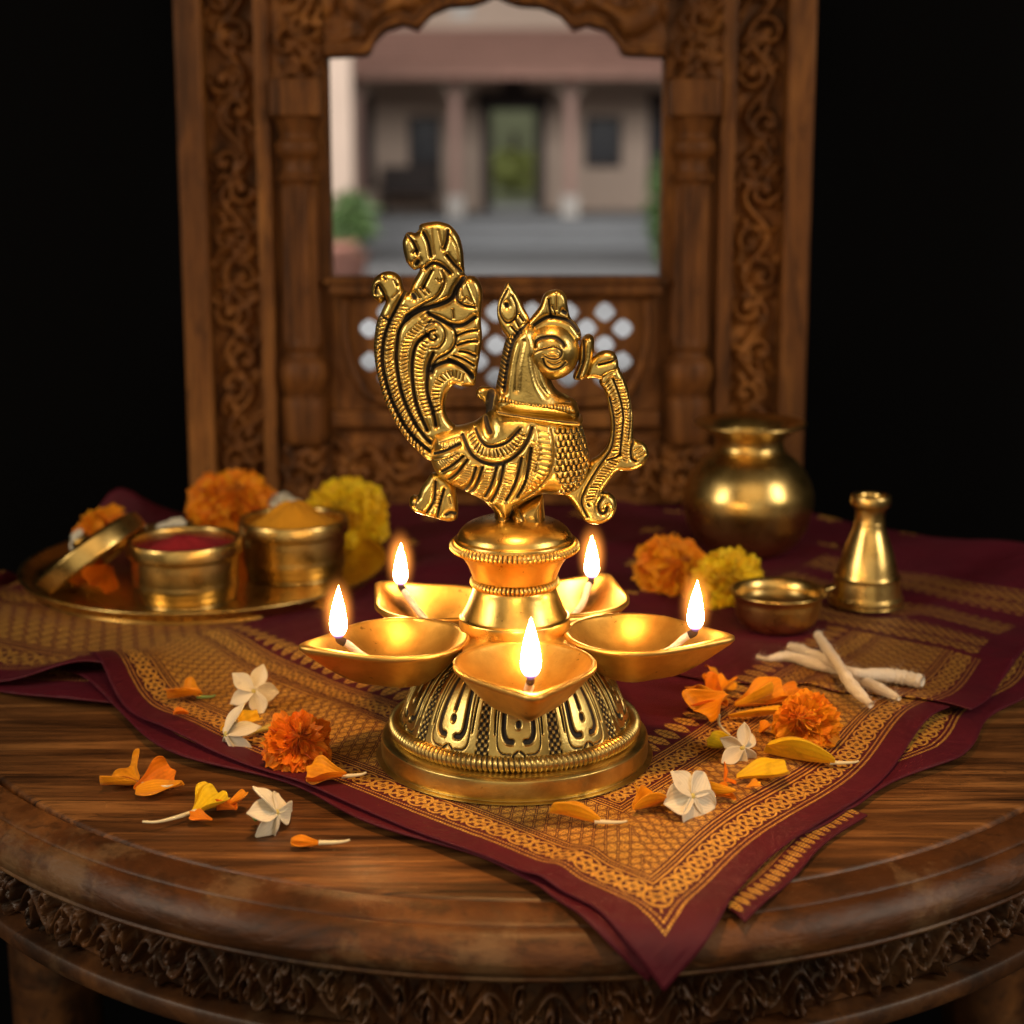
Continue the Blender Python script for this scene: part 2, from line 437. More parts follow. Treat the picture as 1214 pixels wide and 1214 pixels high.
def lumps(x, y):                       # folds and small hills shared by every layer
    z = .0115*gauss(x,y,-.180,.078,.026,.035,AL) + .0045*gauss(x,y,-.085,-.046,.022,.018,AL) + .004*gauss(x,y,-.013,-.11,.03,.016,AL)
    z += .0030*gauss(x,y,-.130,.02,.02,.03,AL+1.57)
    z += .0016*(1+np.sin(x*47+y*31))*gauss(x,y,.20,.12,.10) + .0013*(1+np.sin(x*38-y*55+1))*gauss(x,y,-.2,.2,.14)
    z += .004*gauss(x,y,.168,.030,.022,.03,AL)
    z += .046*gauss(x,y,-.250,.362,.040,.040,.3) + .028*gauss(x,y,-.295,.265,.030,.045) + .015*gauss(x,y,.275,.27,.04,.07)
    z += .0012*(1+np.sin(x*90-y*22+np.sin(y*40)))*gauss(x,y,.0,.3,.3,.25)
    z += .0035*gauss(x,y,.02,.30,.10,.012,.5) + .0035*gauss(x,y,-.24,.36,.12,.012,-.4)
    for cx,cy,an,am,ln,wd in ((.03,-.085,.9,.0016,.05,.006),(.09,-.03,1.0,.0018,.06,.007),(-.06,.03,2.2,.0012,.07,.006),(.13,.07,.6,.0016,.06,.006),(-.10,.12,2.4,.0016,.06,.007),(.02,.20,.2,.002,.08,.008),(-.02,-.06,2.3,.0012,.04,.006)):
        z = z+1.6*am*gauss(x,y,cx,cy,ln,wd,an)
    return z
def cloth(name, A, B, pos, uv, zoff, mat, parent, thick=.0007, free=1.0):
    X, Y = pos; nx, ny = X.shape
    lx = lumps(X, Y)*free
    base = gauss(X, Y, 0, 0, .062)         # pressed flat under the lamp
    lx = lx*(1-np.clip(base*1.6,0,1))
    for fx, fy, fr_ in ((-.168,.265,.098),(.132,.308,.026),(.176,.196,.020),(.1255,.157,.020)):   # weighed down under the tray and vessels
        q = np.clip((np.hypot(X-fx, Y-fy)-fr_)/.018, 0, 1); lx = lx*(q*q*(3-2*q))
    x, y, z = over_rim(X, Y)
    z = z + zoff + lx
    ex, ey = x-TC[0], y-TC[1]; rr = np.sqrt(ex*ex/SX**2+ey*ey)
    push = np.clip((rr-(TR-.012))/.01, 0, 1)*zoff
    x = x+ex/np.maximum(rr,1e-6)*push; y = y+ey/np.maximum(rr,1e-6)*push
    V = np.stack([x,y,z],-1).reshape(-1,3)
    o = meshobj(name, V, grid_faces(nx,ny), mat, parent)
    uv_from_points(o, np.stack([uv[0],uv[1]],-1).reshape(-1,2))
    m = o.modifiers.new('thickness','SOLIDIFY'); m.thickness = thick; m.offset = 1.0
    # make sure the faces look up
    if o.data.polygons[len(o.data.polygons)//2].normal.z < 0: o.data.flip_normals()
    return o
sari = empty('silk_cloth', (0,0,0))
props(sari, 'maroon silk cloth with woven gold borders spread over the round table under the brass lamp', 'cloth')
def edge_off(a):                       # the free front-left hem bulges and waves
    k = np.array([0,.03,.10,.15,.19,.24,.29,.34,.40]); v = np.array([0,-.002,.002,.005,.0085,.017,.013,-.002,-.002])
    return np.interp(a, k, v)
def smooth_off(a):
    n = 9; return sum(edge_off(a+(i-(n-1)/2)*.006) for i in range(n))/n
# upper layer
a = np.linspace(0,.334,235); b_ = np.linspace(0,.43,290); A_, B_ = np.meshgrid(a,b_,indexing='ij')
fall = np.exp(-(B_/.085)**2); off = smooth_off(A_)*fall
offr = .0025*np.sin(B_*46+1.2)*np.exp(-(A_/.05)**2)*np.clip(B_/.05,0,1)
X = C0[0]+A_*EL[0]+B_*ER[0]-off*NL[0]-offr*NR[0]; Y = C0[1]+A_*EL[1]+B_*ER[1]-off*NL[1]-offr*NR[1]
cloth('upper_fold', A_, B_, (X,Y), (B_*.978, A_*.978), .0036, M['silk'], sari)
# layer folded under it: dark hem showing along both free edges
a = np.linspace(0,.36,200); b_ = np.linspace(0,.36,200); A_, B_ = np.meshgrid(a,b_,indexing='ij')
offl = (smooth_off(A_)+.0045*np.clip((A_-.12)/.1,0,1)+.003*np.sin(A_*60))*np.exp(-(B_/.085)**2)
offr = (.0145*np.clip((B_-.125)/.07,0,1)**.8+.003*np.sin(B_*70)-.006*np.clip((.13-B_)/.05,0,1))*np.exp(-(A_/.08)**2)
X = C0[0]+A_*EL[0]+B_*ER[0]-offl*NL[0]-offr*NR[0]; Y = C0[1]+A_*EL[1]+B_*ER[1]-offl*NL[1]-offr*NR[1]
cloth('under_fold', A_, B_, (X,Y), (B_*.978, A_*.978), .0021, M['silk'], sari, free=.45)
# narrow gold lace edge peeping out on the right
a = np.linspace(-.0075,.03,40); b_ = np.linspace(.036,.128,120); A_, B_ = np.meshgrid(a,b_,indexing='ij')
wob = .0015*np.sin(B_*80)
X = C0[0]+(A_+wob)*EL[0]+B_*ER[0]; Y = C0[1]+(A_+wob)*EL[1]+B_*ER[1]
cloth('lace_edge', A_, B_, (X,Y), (.2+B_*1.9, .0962-(A_+.0075)*1.9), .0012, M['silk'], sari, free=.2)
# side fold on the right
a = np.linspace(-.0035,.150,120); t = np.linspace(0,1,150); A_, Tt = np.meshgrid(a,t,indexing='ij')
Bst = .233-.37*A_+.004*np.sin(A_*50); B_ = Bst+Tt*(.46-Bst)
off = .004*np.sin(B_*33)*np.exp(-(A_/.04)**2)
X = C0[0]+A_*EL[0]+B_*ER[0]-off*NR[0]; Y = C0[1]+A_*EL[1]+B_*ER[1]-off*NR[1]
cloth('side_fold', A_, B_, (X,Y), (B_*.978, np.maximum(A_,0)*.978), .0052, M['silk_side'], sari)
# fold on the left, its border running away to the left
HO = np.array([-.186,.080]); HD = np.array([-.955,.297]); HN = np.array([.297,.955])
u = np.linspace(-.10,.30,240); v = np.linspace(0,.185,120); U_, V_ = np.meshgrid(u,v,indexing='ij')
off = (.006*np.sin(U_*60-.3)+.006)*np.exp(-(V_/.05)**2)
X = HO[0]+U_*HD[0]+(V_-off)*HN[0]; Y = HO[1]+U_*HD[1]+(V_-off)*HN[1]
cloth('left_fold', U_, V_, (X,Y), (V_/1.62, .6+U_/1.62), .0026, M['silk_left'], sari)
off2 = (.005*np.sin(U_*50+1.5)+.013)*np.exp(-(V_/.05)**2)
X = HO[0]+U_*HD[0]+(V_-off2)*HN[0]; Y = HO[1]+U_*HD[1]+(V_-off2)*HN[1]
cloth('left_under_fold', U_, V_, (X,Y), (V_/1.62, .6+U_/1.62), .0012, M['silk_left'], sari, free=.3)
# the wide plain field at the back
x = np.linspace(-.37,.37,260); t = np.linspace(0,1,150); X_, Tt = np.meshgrid(x,t,indexing='ij')
yf = np.interp(X_, [-.40,-.19,-.05,.13,.25,.40], [.235,.170,.10,.13,.22,.34])
Y_ = yf+Tt*(.545-yf)
UU = (X_-C0[0])*NL[0]+(Y_-C0[1])*NL[1]; VV = (X_-C0[0])*NR[0]+(Y_-C0[1])*NR[1]
cloth('back_field', X_, Tt, (X_,Y_), (UU+.12, VV+.30), .0016, M['silk'], sari)

# ------------------------------------------------------------------ the table
table = empty('round_table', (TC[0],TC[1],0))
props(table, 'old round dark wooden table with a carved apron under the silk cloth', 'table')
tt = lathe('table_top', [(0,-.0005),(.10,-.0005),(.20,-.0005),(.2870,-.0005),(.2883,-.0012),(.2890,-.0030),(.2902,-.0034),(.2912,-.0014),(.2924,-.0006)], M['wood_top'], table, seg=256, sharp=True)
lathe('rim_moulding', [(.2924,-.0006),(.2932,.0008),(.2950,.0009),(.2990,.0004),(.3036,-.0012),(.3046,-.0024),(.3050,-.0020),(.3080,-.0034),(.3112,-.0070),(.3124,-.0108),(.3116,-.0142),(.3100,-.0156),(.3106,-.0166),(.3092,-.0180),(.3060,-.0186),(.3055,-.0200),(.3010,-.0205),(.295,-.0205)], M['wood_rim'], table, seg=256)
def carve(Lg, Wd, step, cell, seed, rel):
    f = Field(0, Lg, 0, Wd, step); rnd = random.Random(seed); n = int(Lg/cell)+1
    mid = Wd/2
    f.ridge([(i*cell*.5, mid+(.26*Wd)*(1 if i % 2 else -1)) for i in range(2*n+2)], Wd*.075, rel*.8)
    for i in range(2*n+1):
        cx = i*cell*.5+rnd.uniform(-.1,.1)*cell; sgn = -1 if i % 2 else 1; cy = mid+sgn*Wd*.14
        pts = []
        for k in range(15):
            t = k/14; rr = Wd*.30*(1-t*.85); an = sgn*(t*6.5)+rnd.uniform(-.1,.1)+i
            pts.append((cx+rr*math.cos(an), cy+rr*math.sin(an)))
        f.ridge(pts, Wd*.07, rel)
        f.ridge([(cx,cy),(cx+1e-5,cy)], Wd*.10, rel*1.1)
        for k in range(5):
            an = rnd.uniform(0,6.28); x0 = cx+Wd*.22*math.cos(an); y0 = cy+Wd*.22*math.sin(an); an += rnd.uniform(-.7,.7)
            ll = Wd*rnd.uniform(.2,.42)
            x1 = x0+ll*math.cos(an); y1 = min(max(y0+ll*math.sin(an), Wd*.04), Wd*.96)
            f.ridge([(x0,y0),((x0+x1)/2+rnd.uniform(-.08,.08)*Wd,(y0+y1)/2+rnd.uniform(-.08,.08)*Wd),(x1,y1)], Wd*rnd.uniform(.05,.10), rel*rnd.uniform(.5,1))
            f.groove([(x0,y0),(x1,y1)], Wd*.02, rel*.25)
    return f
f = carve(2.0, .0215, .0009, .046, 3, .0075)
th = PI+f.x/2.0*PI*1.0            # the front half of the ring
rb = .2975
R_ = rb+f.h*1.0; TH = np.broadcast_to(th[:,None], R_.shape); Zc = -.0205-f.Y*.98
V = np.stack([R_*np.cos(TH), R_*np.sin(TH), Zc],-1).reshape(-1,3)
meshobj('carved_apron', V, grid_faces(*R_.shape)[:, ::-1], M['wood_apron'], table)
lathe('apron_core', [(.2973,-.0200),(.2973,-.045),(.28,-.046)], M['wood_apron'], table, seg=128, sharp=True)
lathe('apron_lip', [(.296,-.0425),(.3035,-.0428),(.3058,-.0440),(.3062,-.0480),(.3040,-.0508),(.296,-.0518),(.280,-.0518),(.265,-.0480)], M['wood_apron'], table, seg=192)
for an in (272, 2, 92, 182):
    c, s_ = math.cos(math.radians(an))*.262, math.sin(math.radians(an))*.262
    lathe('leg', [(.024,-.048),(.026,-.08),(.018,-.11),(.024,-.14),(.022,-.4),(.015,-.64),(.022,-.68),(.018,-.75)], M['wood_apron'], table, seg=24, loc=(c,s_,0))
table.scale = (SX,1,1)
mfl, nt, b = newmat('dark_floor'); setin(b, Base_Color=(.012,.008,.006), Roughness=.6)
props(boxes('floor', [(-3,3,-2.5,.9,-.78,-.75)], mfl), kind='structure')
# ------------------------------------------------------------------ the brass lamp
lamp = empty('oil_lamp', (0.0010, 0, 0.0046))
props(lamp, 'brass five-wick oil lamp with a peacock figure on top, all five wicks burning', 'oil lamp')
# flared foot with embossed petals
NT = 10; nth, nz = 1600, 120
prof = spline([(.0440,.0125),(.0432,.0160),(.0412,.0215),(.0385,.0275),(.0355,.0325),(.0320,.0368),(.0270,.0405),(.0200,.0425)], 24)
sl = np.concatenate([[0],np.cumsum(np.linalg.norm(np.diff(prof,axis=0),axis=1))]); sl /= sl[-1]
vv = np.linspace(0,1,nz); pr = np.interp(vv,sl,prof[:,0]); pz = np.interp(vv,sl,prof[:,1])
f = Field(-.5,.5,0,1.0,.00625)       # one embossed panel; u scaled: 1 unit = 36 degrees
f.X, f.Y = np.meshgrid(np.linspace(-.5,.5,nth//NT,endpoint=False), vv, indexing='ij'); f.h = np.zeros(f.X.shape); f.pat = np.zeros(f.X.shape)
def g2(pts, w, d, pat=1.0):
    P = spline(pts,5); dd = dist_poly(f.X, f.Y*1.28, np.array([(p[0],p[1]*1.28) for p in P]))
    f.h -= d*np.exp(-(dd/w)**4); f.pat = np.maximum(f.pat, pat*np.exp(-(dd/(w*.95))**6))
dp = .0011
g2([(0,.95),(0,.42)], .030, dp); g2([(0,.34),(.001,.33)], .042, dp)
for q in (-1,1):
    g2([(q*.13,1.0),(q*.19,.62),(q*.215,.30),(q*.17,.20),(q*.09,.185)], .034, dp)
    g2([(q*.34,1.0),(q*.345,.6),(q*.335,.25)], .016, dp*.8, .8)
    g2([(q*.26,1.0),(q*.285,.6),(q*.30,.20),(q*.24,.09),(q*.11,.075)], .012, dp*.5, .7)
    g2([(q*.02,.10),(q*.07,.07),(q*.09,.02)], .016, dp*.6, .8)
# beaded column between the panels
e = np.minimum(np.abs(f.X-.5), np.abs(f.X+.5)); colm = np.clip((.055+.05*(1-f.Y)-e)/.02,0,1)
bead = np.clip(np.cos(f.X*2*PI*11)*np.cos(f.Y*2*PI*14),-1,1)
f.h += colm*(-.0006+.0006*bead); f.pat = np.maximum(f.pat, colm*(.55-.6*bead))
H_ = np.tile(f.h,(NT,1)); Pt = np.tile(f.pat,(NT,1)); th = np.arange(nth)/nth*2*PI + math.radians(-90+18+2)
R_ = pr[None,:]+H_
V = np.stack([R_*np.cos(th)[:,None], R_*np.sin(th)[:,None], np.broadcast_to(pz[None,:],R_.shape)],-1).reshape(-1,3)
foot = meshobj('embossed_foot', V, grid_faces(nth,nz,True), M['brass_base'], lamp); point_attr(foot,'patina',Pt)
o = lathe('base_plinth', [(.0,.0004),(.0485,.0004),(.0500,.0009),(.0506,.0022),(.0505,.0075),(.0500,.0086),(.0488,.0093),(.0470,.0099),(.0455,.0102),(.0400,.0110)], M['brass_base'], lamp, seg=256, per=6)
def ring(name, R, r, z, n, amp, mat, patv=.9, seg=1600, sv=20, slant=0.0, sq_=1.0, power=1.0):
    th = np.arange(seg)/seg*2*PI; ph = np.arange(sv)/sv*2*PI
    T, Ph = np.meshgrid(th,ph,indexing='ij')
    w = np.cos(n*T+slant*Ph); w = np.sign(w)*np.abs(w)**power
    wear = .5+.5*np.sin(T*7+1)*np.sin(T*3)
    rr = r*(1+amp*(w-1)*.5*(.6+.4*wear))
    V = np.stack([(R+rr*np.cos(Ph))*np.cos(T),(R+rr*np.cos(Ph))*np.sin(T),z+sq_*rr*np.sin(Ph)],-1).reshape(-1,3)
    o = meshobj(name,V,grid_faces(seg,sv,True,True),mat,lamp); point_attr(o,'patina',np.clip(-w*patv,0,1)*(.5+.5*wear)); return o
ring('rope_ring', .0448, .0031, .0125, 150, .24, M['brass_base'], .75, slant=1.0)
# star plate that carries the cups
th = np.linspace(0,2*PI,200,endpoint=False)
CUPS = [199, 274.5, 349, 62, 133]
thh = np.arange(360)/360*2*PI
rad_ = np.full(360,.0330)
for an in CUPS:
    dl = (thh-math.radians(an)+PI)%(2*PI)-PI
    s2 = .0247**2-(.044*np.sin(dl))**2
    e_ = .044*np.cos(dl)-np.sqrt(np.maximum(s2,0)); rad_ = np.where((s2>0)&(np.abs(dl)<1.2), np.minimum(rad_,e_), rad_)
rad_ = sum(np.roll(rad_,k) for k in range(-3,4))/7
Vh=[];
for zz_,ff in ((.0496,.0),(.0497,.5),(.0497,.97),(.0490,1.0),(.0440,1.0),(.0400,.9)):
    Vh.append(np.stack([rad_*ff*np.cos(thh)+1e-6*np.cos(thh),rad_*ff*np.sin(thh)+1e-6*np.sin(thh),zz_+0*thh],-1))
meshobj('hub_plate', np.stack(Vh,1).reshape(-1,3), grid_faces(360,6,True)[:, ::-1], M['brass_cup'], lamp)
# pedestal
ped = lathe('pedestal', [(.0202,.0470),(.0207,.0480),(.0208,.0535),(.0203,.0546),(.0196,.0552),(.0178,.0588),(.0162,.0630),(.0155,.0655),(.0150,.0662)], M['brass_ped'], lamp, seg=160, per=6)
ring('bead_ring', .0152, .0017, .0676, 62, .45, M['brass_ped'], .9, seg=1000, sv=14)
lathe('pedestal_cup', [(.0150,.0688),(.0156,.0694),(.0162,.0712),(.0176,.0745),(.0196,.0775),(.0213,.0793),(.0219,.0800)], M['brass_ped'], lamp, seg=160)
ring('beaded_collar', .0221, .0023, .0815, 84, .35, M['brass_ped'], .8, seg=1300, sv=16, sq_=.9)
lathe('dome', [(.0224,.0830),(.0221,.0842),(.0216,.0846),(.0212,.0850),(.0203,.0868),(.0180,.0890),(.0140,.0908),(.0080,.0920),(.0,.0924)], M['brass_ped'], lamp, seg=160, per=6)
# five spouted cups
mfl, nt, b = newmat('flame')
g = nt.nodes.new('ShaderNodeTexCoord'); sp = nt.nodes.new('ShaderNodeSeparateXYZ'); nt.links.new(g.outputs['Generated'], sp.inputs[0])
em = nt.nodes.new('ShaderNodeEmission')
nt.links.new(ramp(nt, sp.outputs[2], [(0,(.10,.08,.45)),(.12,(.40,.20,.40)),(.28,(1,.60,.20)),(.6,(1,.66,.26)),(1,(1,.50,.13))]), em.inputs[0])
st = sstep(S(sp.outputs[2]), .08, .42)*FLAME + .6
nt.links.new(st.v, em.inputs[1]); nt.links.new(em.outputs[0], nt.nodes['Material Output'].inputs[0])
mbloom, nt, b = newmat('flame_bloom'); nt.nodes.remove(b)  # emissive halo imitating lens bloom round a flame
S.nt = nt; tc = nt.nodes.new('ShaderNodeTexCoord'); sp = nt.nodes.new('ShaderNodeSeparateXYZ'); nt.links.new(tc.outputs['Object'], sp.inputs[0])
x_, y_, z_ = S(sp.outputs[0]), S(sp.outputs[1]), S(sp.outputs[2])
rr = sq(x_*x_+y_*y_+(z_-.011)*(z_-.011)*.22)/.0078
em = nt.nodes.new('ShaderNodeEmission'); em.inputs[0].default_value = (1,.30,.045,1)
fz = mx(1.0-rr, 0.0); nt.links.new((fz*fz*fz*BLOOM).v, em.inputs[1]); nt.links.new(em.outputs[0], nt.nodes['Material Output'].inputs['Volume'])
def cup_outline(R, tip, th):
    tt = math.acos(R/tip); a = np.abs((th+PI)%(2*PI)-PI)
    r = np.where(a < tt, R/np.cos(np.minimum(tt-a,1.4)), R)
    return r
flames = [(.86,-.9),(.93,.6),(.84,.7),(.80,-.3),(.78,-1.1)]
for k, an in enumerate(CUPS):
    A = math.radians(an); cd = .0440
    c = empty('oil_cup', (cd*math.cos(A), cd*math.sin(A), .0500), (0,0,A), lamp)
    n = 144; th = np.arange(n)/n*2*PI
    ro = cup_outline(.0250,.0402,th); ri = cup_outline(.0229,.0350,th)
    kk = np.hanning(9); kk /= kk.sum()
    ro = np.convolve(np.concatenate([ro[-4:],ro,ro[:4]]),kk,'valid'); ri = np.convolve(np.concatenate([ri[-4:],ri,ri[:4]]),kk,'valid')
    rings = []
    for t in np.linspace(.02,1,22): rings.append((ri*t, -.0118*(1-t**2.3)-.0004+0*th))
    lift = .0007*np.exp(-(np.abs((th+PI)%(2*PI)-PI)/.3)**2)
    rings.append((ri+(ro-ri)*.25, .0004+lift)); rings.append((ri+(ro-ri)*.75, .0006+lift)); rings.append((ro, .0001+lift)); rings.append((ro*1.003, -.0012+lift))
    for t in np.linspace(0,1,14)[1:]:
        q = 1-t; sh = (q**.62)
        rings.append((ro*(.30+.70*sh)*(1-.0*t), -.0012-.0155*(t**1.15)+lift*0))
    rings.append((ro*.02, -.0168+0*th))
    V = np.stack([np.stack([r*np.cos(th), r*np.sin(th), z+0*th],-1) for r, z in rings],1).reshape(-1,3)
    o = meshobj('cup_bowl', V, grid_faces(n,len(rings),True)[:, ::-1], M['brass_spout'], c)
    # cotton wick from the bowl out to the spout, charred at its end
    pts = [(-.006,.003,-.0108),(.004,.001,-.0098),(.0135,-.0005,-.0062),(.0195,0,-.0008),(.0222,0,.0008)]
    tube('wick', pts, [.0010,.0013,.0014,.0014,.0013], M['cotton'], c, seg=10)
    tube('wick_char', [(.0212,0,.0004),(.0229,0,.0014),(.0236,.0002,.0028),(.0238,.0003,.0036)], [.0015,.0015,.0011,.0004], M['char'], c, seg=10)
    s, ben = flames[k]; hh = .0242*s
    zz = np.linspace(0,1,28); rad = .0037*s*np.clip((np.sin(np.minimum(zz/.28,1)*PI/2)**.8)*np.where(zz>.28,(1-(np.maximum(zz-.28,0)/.72)**1.55),1),0,1)+.00001
    th2 = np.arange(24)/24*2*PI
    V = np.stack([rad[:,None]*np.cos(th2)[None]+ben*.0006*zz[:,None]**2, rad[:,None]*np.sin(th2)[None], (zz*hh)[:,None]+0*th2[None]],-1).reshape(-1,3)
    fl = meshobj('flame', V, grid_faces(28,24,False,True)[:, ::-1], mfl, c, loc=(.0234,0,.0012))
    # glowing volume added round the flame, in place of lens bloom
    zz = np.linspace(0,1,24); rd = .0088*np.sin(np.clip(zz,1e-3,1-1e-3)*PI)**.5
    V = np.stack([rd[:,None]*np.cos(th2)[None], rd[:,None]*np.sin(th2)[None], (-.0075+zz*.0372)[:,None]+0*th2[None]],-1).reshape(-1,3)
    meshobj('flame_bloom', V, grid_faces(24,24,False,True)[:, ::-1], mbloom, c, loc=(.0234,0,.0012))

# ------------------------------------------------------------------ the peacock figure, cast flat with raised work
bird = empty('peacock_figure', (0,0,-.0046), parent=lamp)
def relief(name, outline, T, w, work=None, step=.62, mat=None, yoff=0.0, per=6, emin=.0, pw=.5, rough=.10):
    P = spline(outline, per, True)
    f = Field(P[:,0].min()-3, P[:,0].max()+3, P[:,1].min()-3, P[:,1].max()+3, step)
    d = dist_poly(f.X, f.Y, P, True); ins = inside_poly(f.X, f.Y, P); sd = np.where(ins, d, -d)
    q = np.clip(sd/w,0,1); full = T*(1-(1-q)**2)**pw
    f.h = full.copy(); f.sd = sd
    if work: work(f)
    nz_ = RNG.normal(size=f.h.shape); nz_ = (nz_+np.roll(nz_,1,0)+np.roll(nz_,1,1)+np.roll(nz_,-1,0)+np.roll(nz_,-1,1)+np.roll(nz_,2,0)+np.roll(nz_,2,1))/7
    f.h += nz_*rough
    rec = np.clip((full-f.h-1.2)/4.5,0,1)
    f.pat = np.maximum(f.pat, rec*.72) if not getattr(f,'fine',False) else f.pat
    h = np.maximum(f.h, full*.35); h = np.where(ins, h, 0)
    pad = np.zeros_like(ins); pad[1:-1,1:-1] = True
    dil = ins.copy()
    for i in (-1,0,1):
        for j in (-1,0,1): dil |= np.roll(np.roll(ins,i,0),j,1)
    gx, gy = np.gradient(sd, step); gl = np.sqrt(gx*gx+gy*gy)+1e-6
    X = np.where(ins, f.X, f.X - sd*gx/gl**2*1.0); Y = np.where(ins, f.Y, f.Y - sd*gy/gl**2)
    x, z = figplane(X, Y)
    idf = np.full(ins.shape,-1); idb = idf.copy()
    n1 = dil.sum(); idf[dil] = np.arange(n1); n2 = ins.sum(); idb[ins] = n1+np.arange(n2)
    rim = dil & ~ins; idb[rim] = idf[rim]
    Vf = np.stack([x[dil], -h[dil]*UNIT+yoff, z[dil]],-1); Vb = np.stack([x[ins], h[ins]*UNIT+yoff, z[ins]],-1)
    nx, ny = ins.shape
    I, J = np.meshgrid(np.arange(nx-1), np.arange(ny-1), indexing='ij'); I, J = I.ravel(), J.ravel()
    c4 = lambda A: (A[I,J], A[I+1,J], A[I+1,J+1], A[I,J+1])
    anyin = np.any(np.stack(c4(ins)),0)
    Ff = np.stack([a[anyin] for a in c4(idf)],-1); Fb = np.stack([a[anyin] for a in c4(idb)],-1); Ff = Ff[:, ::-1]
    # drawing y points down, so turn the front faces to look at -Y
    V = np.concatenate([Vf,Vb]); F = np.concatenate([Ff, Fb])
    pat = np.clip(f.pat,0,1); pt = np.concatenate([pat[dil], pat[ins]])
    o = meshobj(name, V, F, mat or M['brass_fig'], bird); point_attr(o,'patina',pt); return o

def tail_work(f):
    G = lambda p,w=2.3,d=6.5,pt=1.0: f.groove(p,w,d,pt)
    p1 = [(477,346),(468,363),(459,381),(453,400),(451,420),(452,436),(459,464),(469.5,489),(485,513),(507,533)]
    p2 = [(480,376),(471,390),(468,410),(467.6,430),(473.5,464),(485.4,493),(498.5,513),(508,523)]
    p3 = [(503,396),(492,405),(487,420),(486,443),(490.6,476),(503.8,508)]
    p4 = [(511,417),(505,432),(503.8,446),(504,464),(511,488),(514,503)]
    for p in (p1,p2,p3,p4): G(p,2.0,7.5)
    G([(480,376),(497,366),(518,360),(532,353),(538,341),(546,330)],2.6,8)          # valley under the top leaf
    G([(506,371),(520,378),(532,384),(546,384),(560,375)],2.2,7)
    G([(532,384),(537,393),(537,405),(530,416),(516,424),(509,434)],1.5,4,.8)
    G([(509,440),(513,433),(530,427),(546,433),(557,446)],2.3,7)
    for a,b in (((538,397),(563,390)),((539,408),(563,403)),((542,415),(561,421)),((535,420),(559,432)),((529,424),(557,443))): G([a,((a[0]+b[0])/2,(a[1]+b[1])/2+(-1.5)),b],1.25,4.5)
    # scroll head of the third plume
    G([(505,381),(516,381),(524,390),(524,402),(517,411),(508,412)],1.2,3,.7)
    G([(503,396),(501,388),(506,383)],1.0,2,.6); G([(513,390),(507,392),(506,399),(511,402),(515,399),(513,396)],1.3,3.5)
    # top fan
    G([(480,278),(487,286),(492,297)],1.7,5); G([(499.5,275),(505,287),(508,303)],1.8,5.5); G([(509,271),(512,301)],.8,2,.5); G([(517,272),(522,296)],.8,2,.5)
    G([(528,273),(527,284),(524,294)],1.8,5); G([(527,302),(535,312),(544,321)],1.8,5); G([(487,299),(490,297),(492,301)],1.3,3)
    G([(530,278),(538,292),(541,310)],.9,2.5,.3)
    G([(502,317),(511,311),(522,315),(531,323)],1.9,5); G([(509,320),(503,332),(498.5,341)],1.4,4)
    G([(521,320),(524,333),(516,350),(497,361),(481,372)],1.3,3.5,.6); G([(515,330),(518,333),(521,331)],.8,2,.5)
    f.groove([(487,349),(489,352)],3.0,6,1.0); f.groove([(491,312),(493,309)],2.6,7,1.0); f.groove([(488,272),(492,271)],2.6,8,1.0)
    for a,b in (((490,345),(495,352)),((495,341),(502,349)),((499,338),(506,346))): G([a,b],.9,2.5,.7)
    # right flap leaf
    G([(548,329),(540,341),(539,354),(548,361),(560,363)],1.4,4,.8); G([(549,331),(555,346),(561,361)],.8,-1.5,0); G([(544,339),(545,350)],.8,2,.5); G([(534,366),(535,376)],.9,2.5,.7)
    G([(545,357),(550,352),(556,357)],1.0,2,.5)
    # curl of the first plume
    G([(454,356),(453,348),(450,342),(446,337),(443,342),(443,347)],1.5,4.5); G([(452,327),(455,330)],1.2,3); G([(465,331),(468,338)],1.0,2.5,.7); G([(448,372),(457,378)],1.2,3,.9)
    G([(463,352),(470,345)],1.0,1.5,.5)
    # herring-bone ticks along the plumes
    rungs(f,[(452,376),(447,395),(445,416),(446,436),(454,466),(465,491),(480,514),(500,533)],3.6,5.6,1.0,2.6,.75,.5)
    rungs(f,[(476,362),(463,388),(459,410),(459,432),(466,464),(477,491),(492,512)],3.6,4.9,.9,2.4,.75,.35)
    rungs(f,[(497,384),(483,398),(477,416),(476.5,440),(482,470),(494,498)],3.5,4.4,.9,2.2,.7,.3)
    rungs(f,[(501,404),(496,420),(494,440),(497,466),(507,494)],3.6,4.6,.9,2.4,.8,-.2)
    rungs(f,[(515,485),(513.5,466),(519,450),(533,441.5),(547,446)],3.6,4.6,.9,2.6,.8,.2)
    rungs(f,[(500,372),(508,384)],5,5,.9,2,.6); 
tail = [(437,341),(440,331),(448,324),(456.5,321.5),(466,323.5),(473,331),(475.5,342),(481.5,346.5),(486.5,334),(494.5,318.8),(488,320),(481,314),(477,306),(474,291),(475,283),(478.8,276),(484,275),(489,276),(493,272),(494,267),(499,264.5),(514,262.3),(523,264),(531,267.5),(540.5,279),(545.5,296),(547,314),(548.6,326),(556,327),(563,331),(567.5,339),(569,350),(567.5,366),(567,382),(568.4,400),(566,420),(563,437),(560,455),(556,458),(545,458),(536,456),(531,460),(526.5,469),(524.5,482),(527,493),(532,500),(538,507),(538,524),(525,540),(506,545),(489,531.5),(473.5,513.5),(460,491),(450,467),(442.5,437),(440,414),(440.5,402),(443,383),(449,369),(453.5,359),(453,355.5),(449,359.5),(442.5,356),(438,350)]
relief('tail', tail, 14.5, 8.5, tail_work)
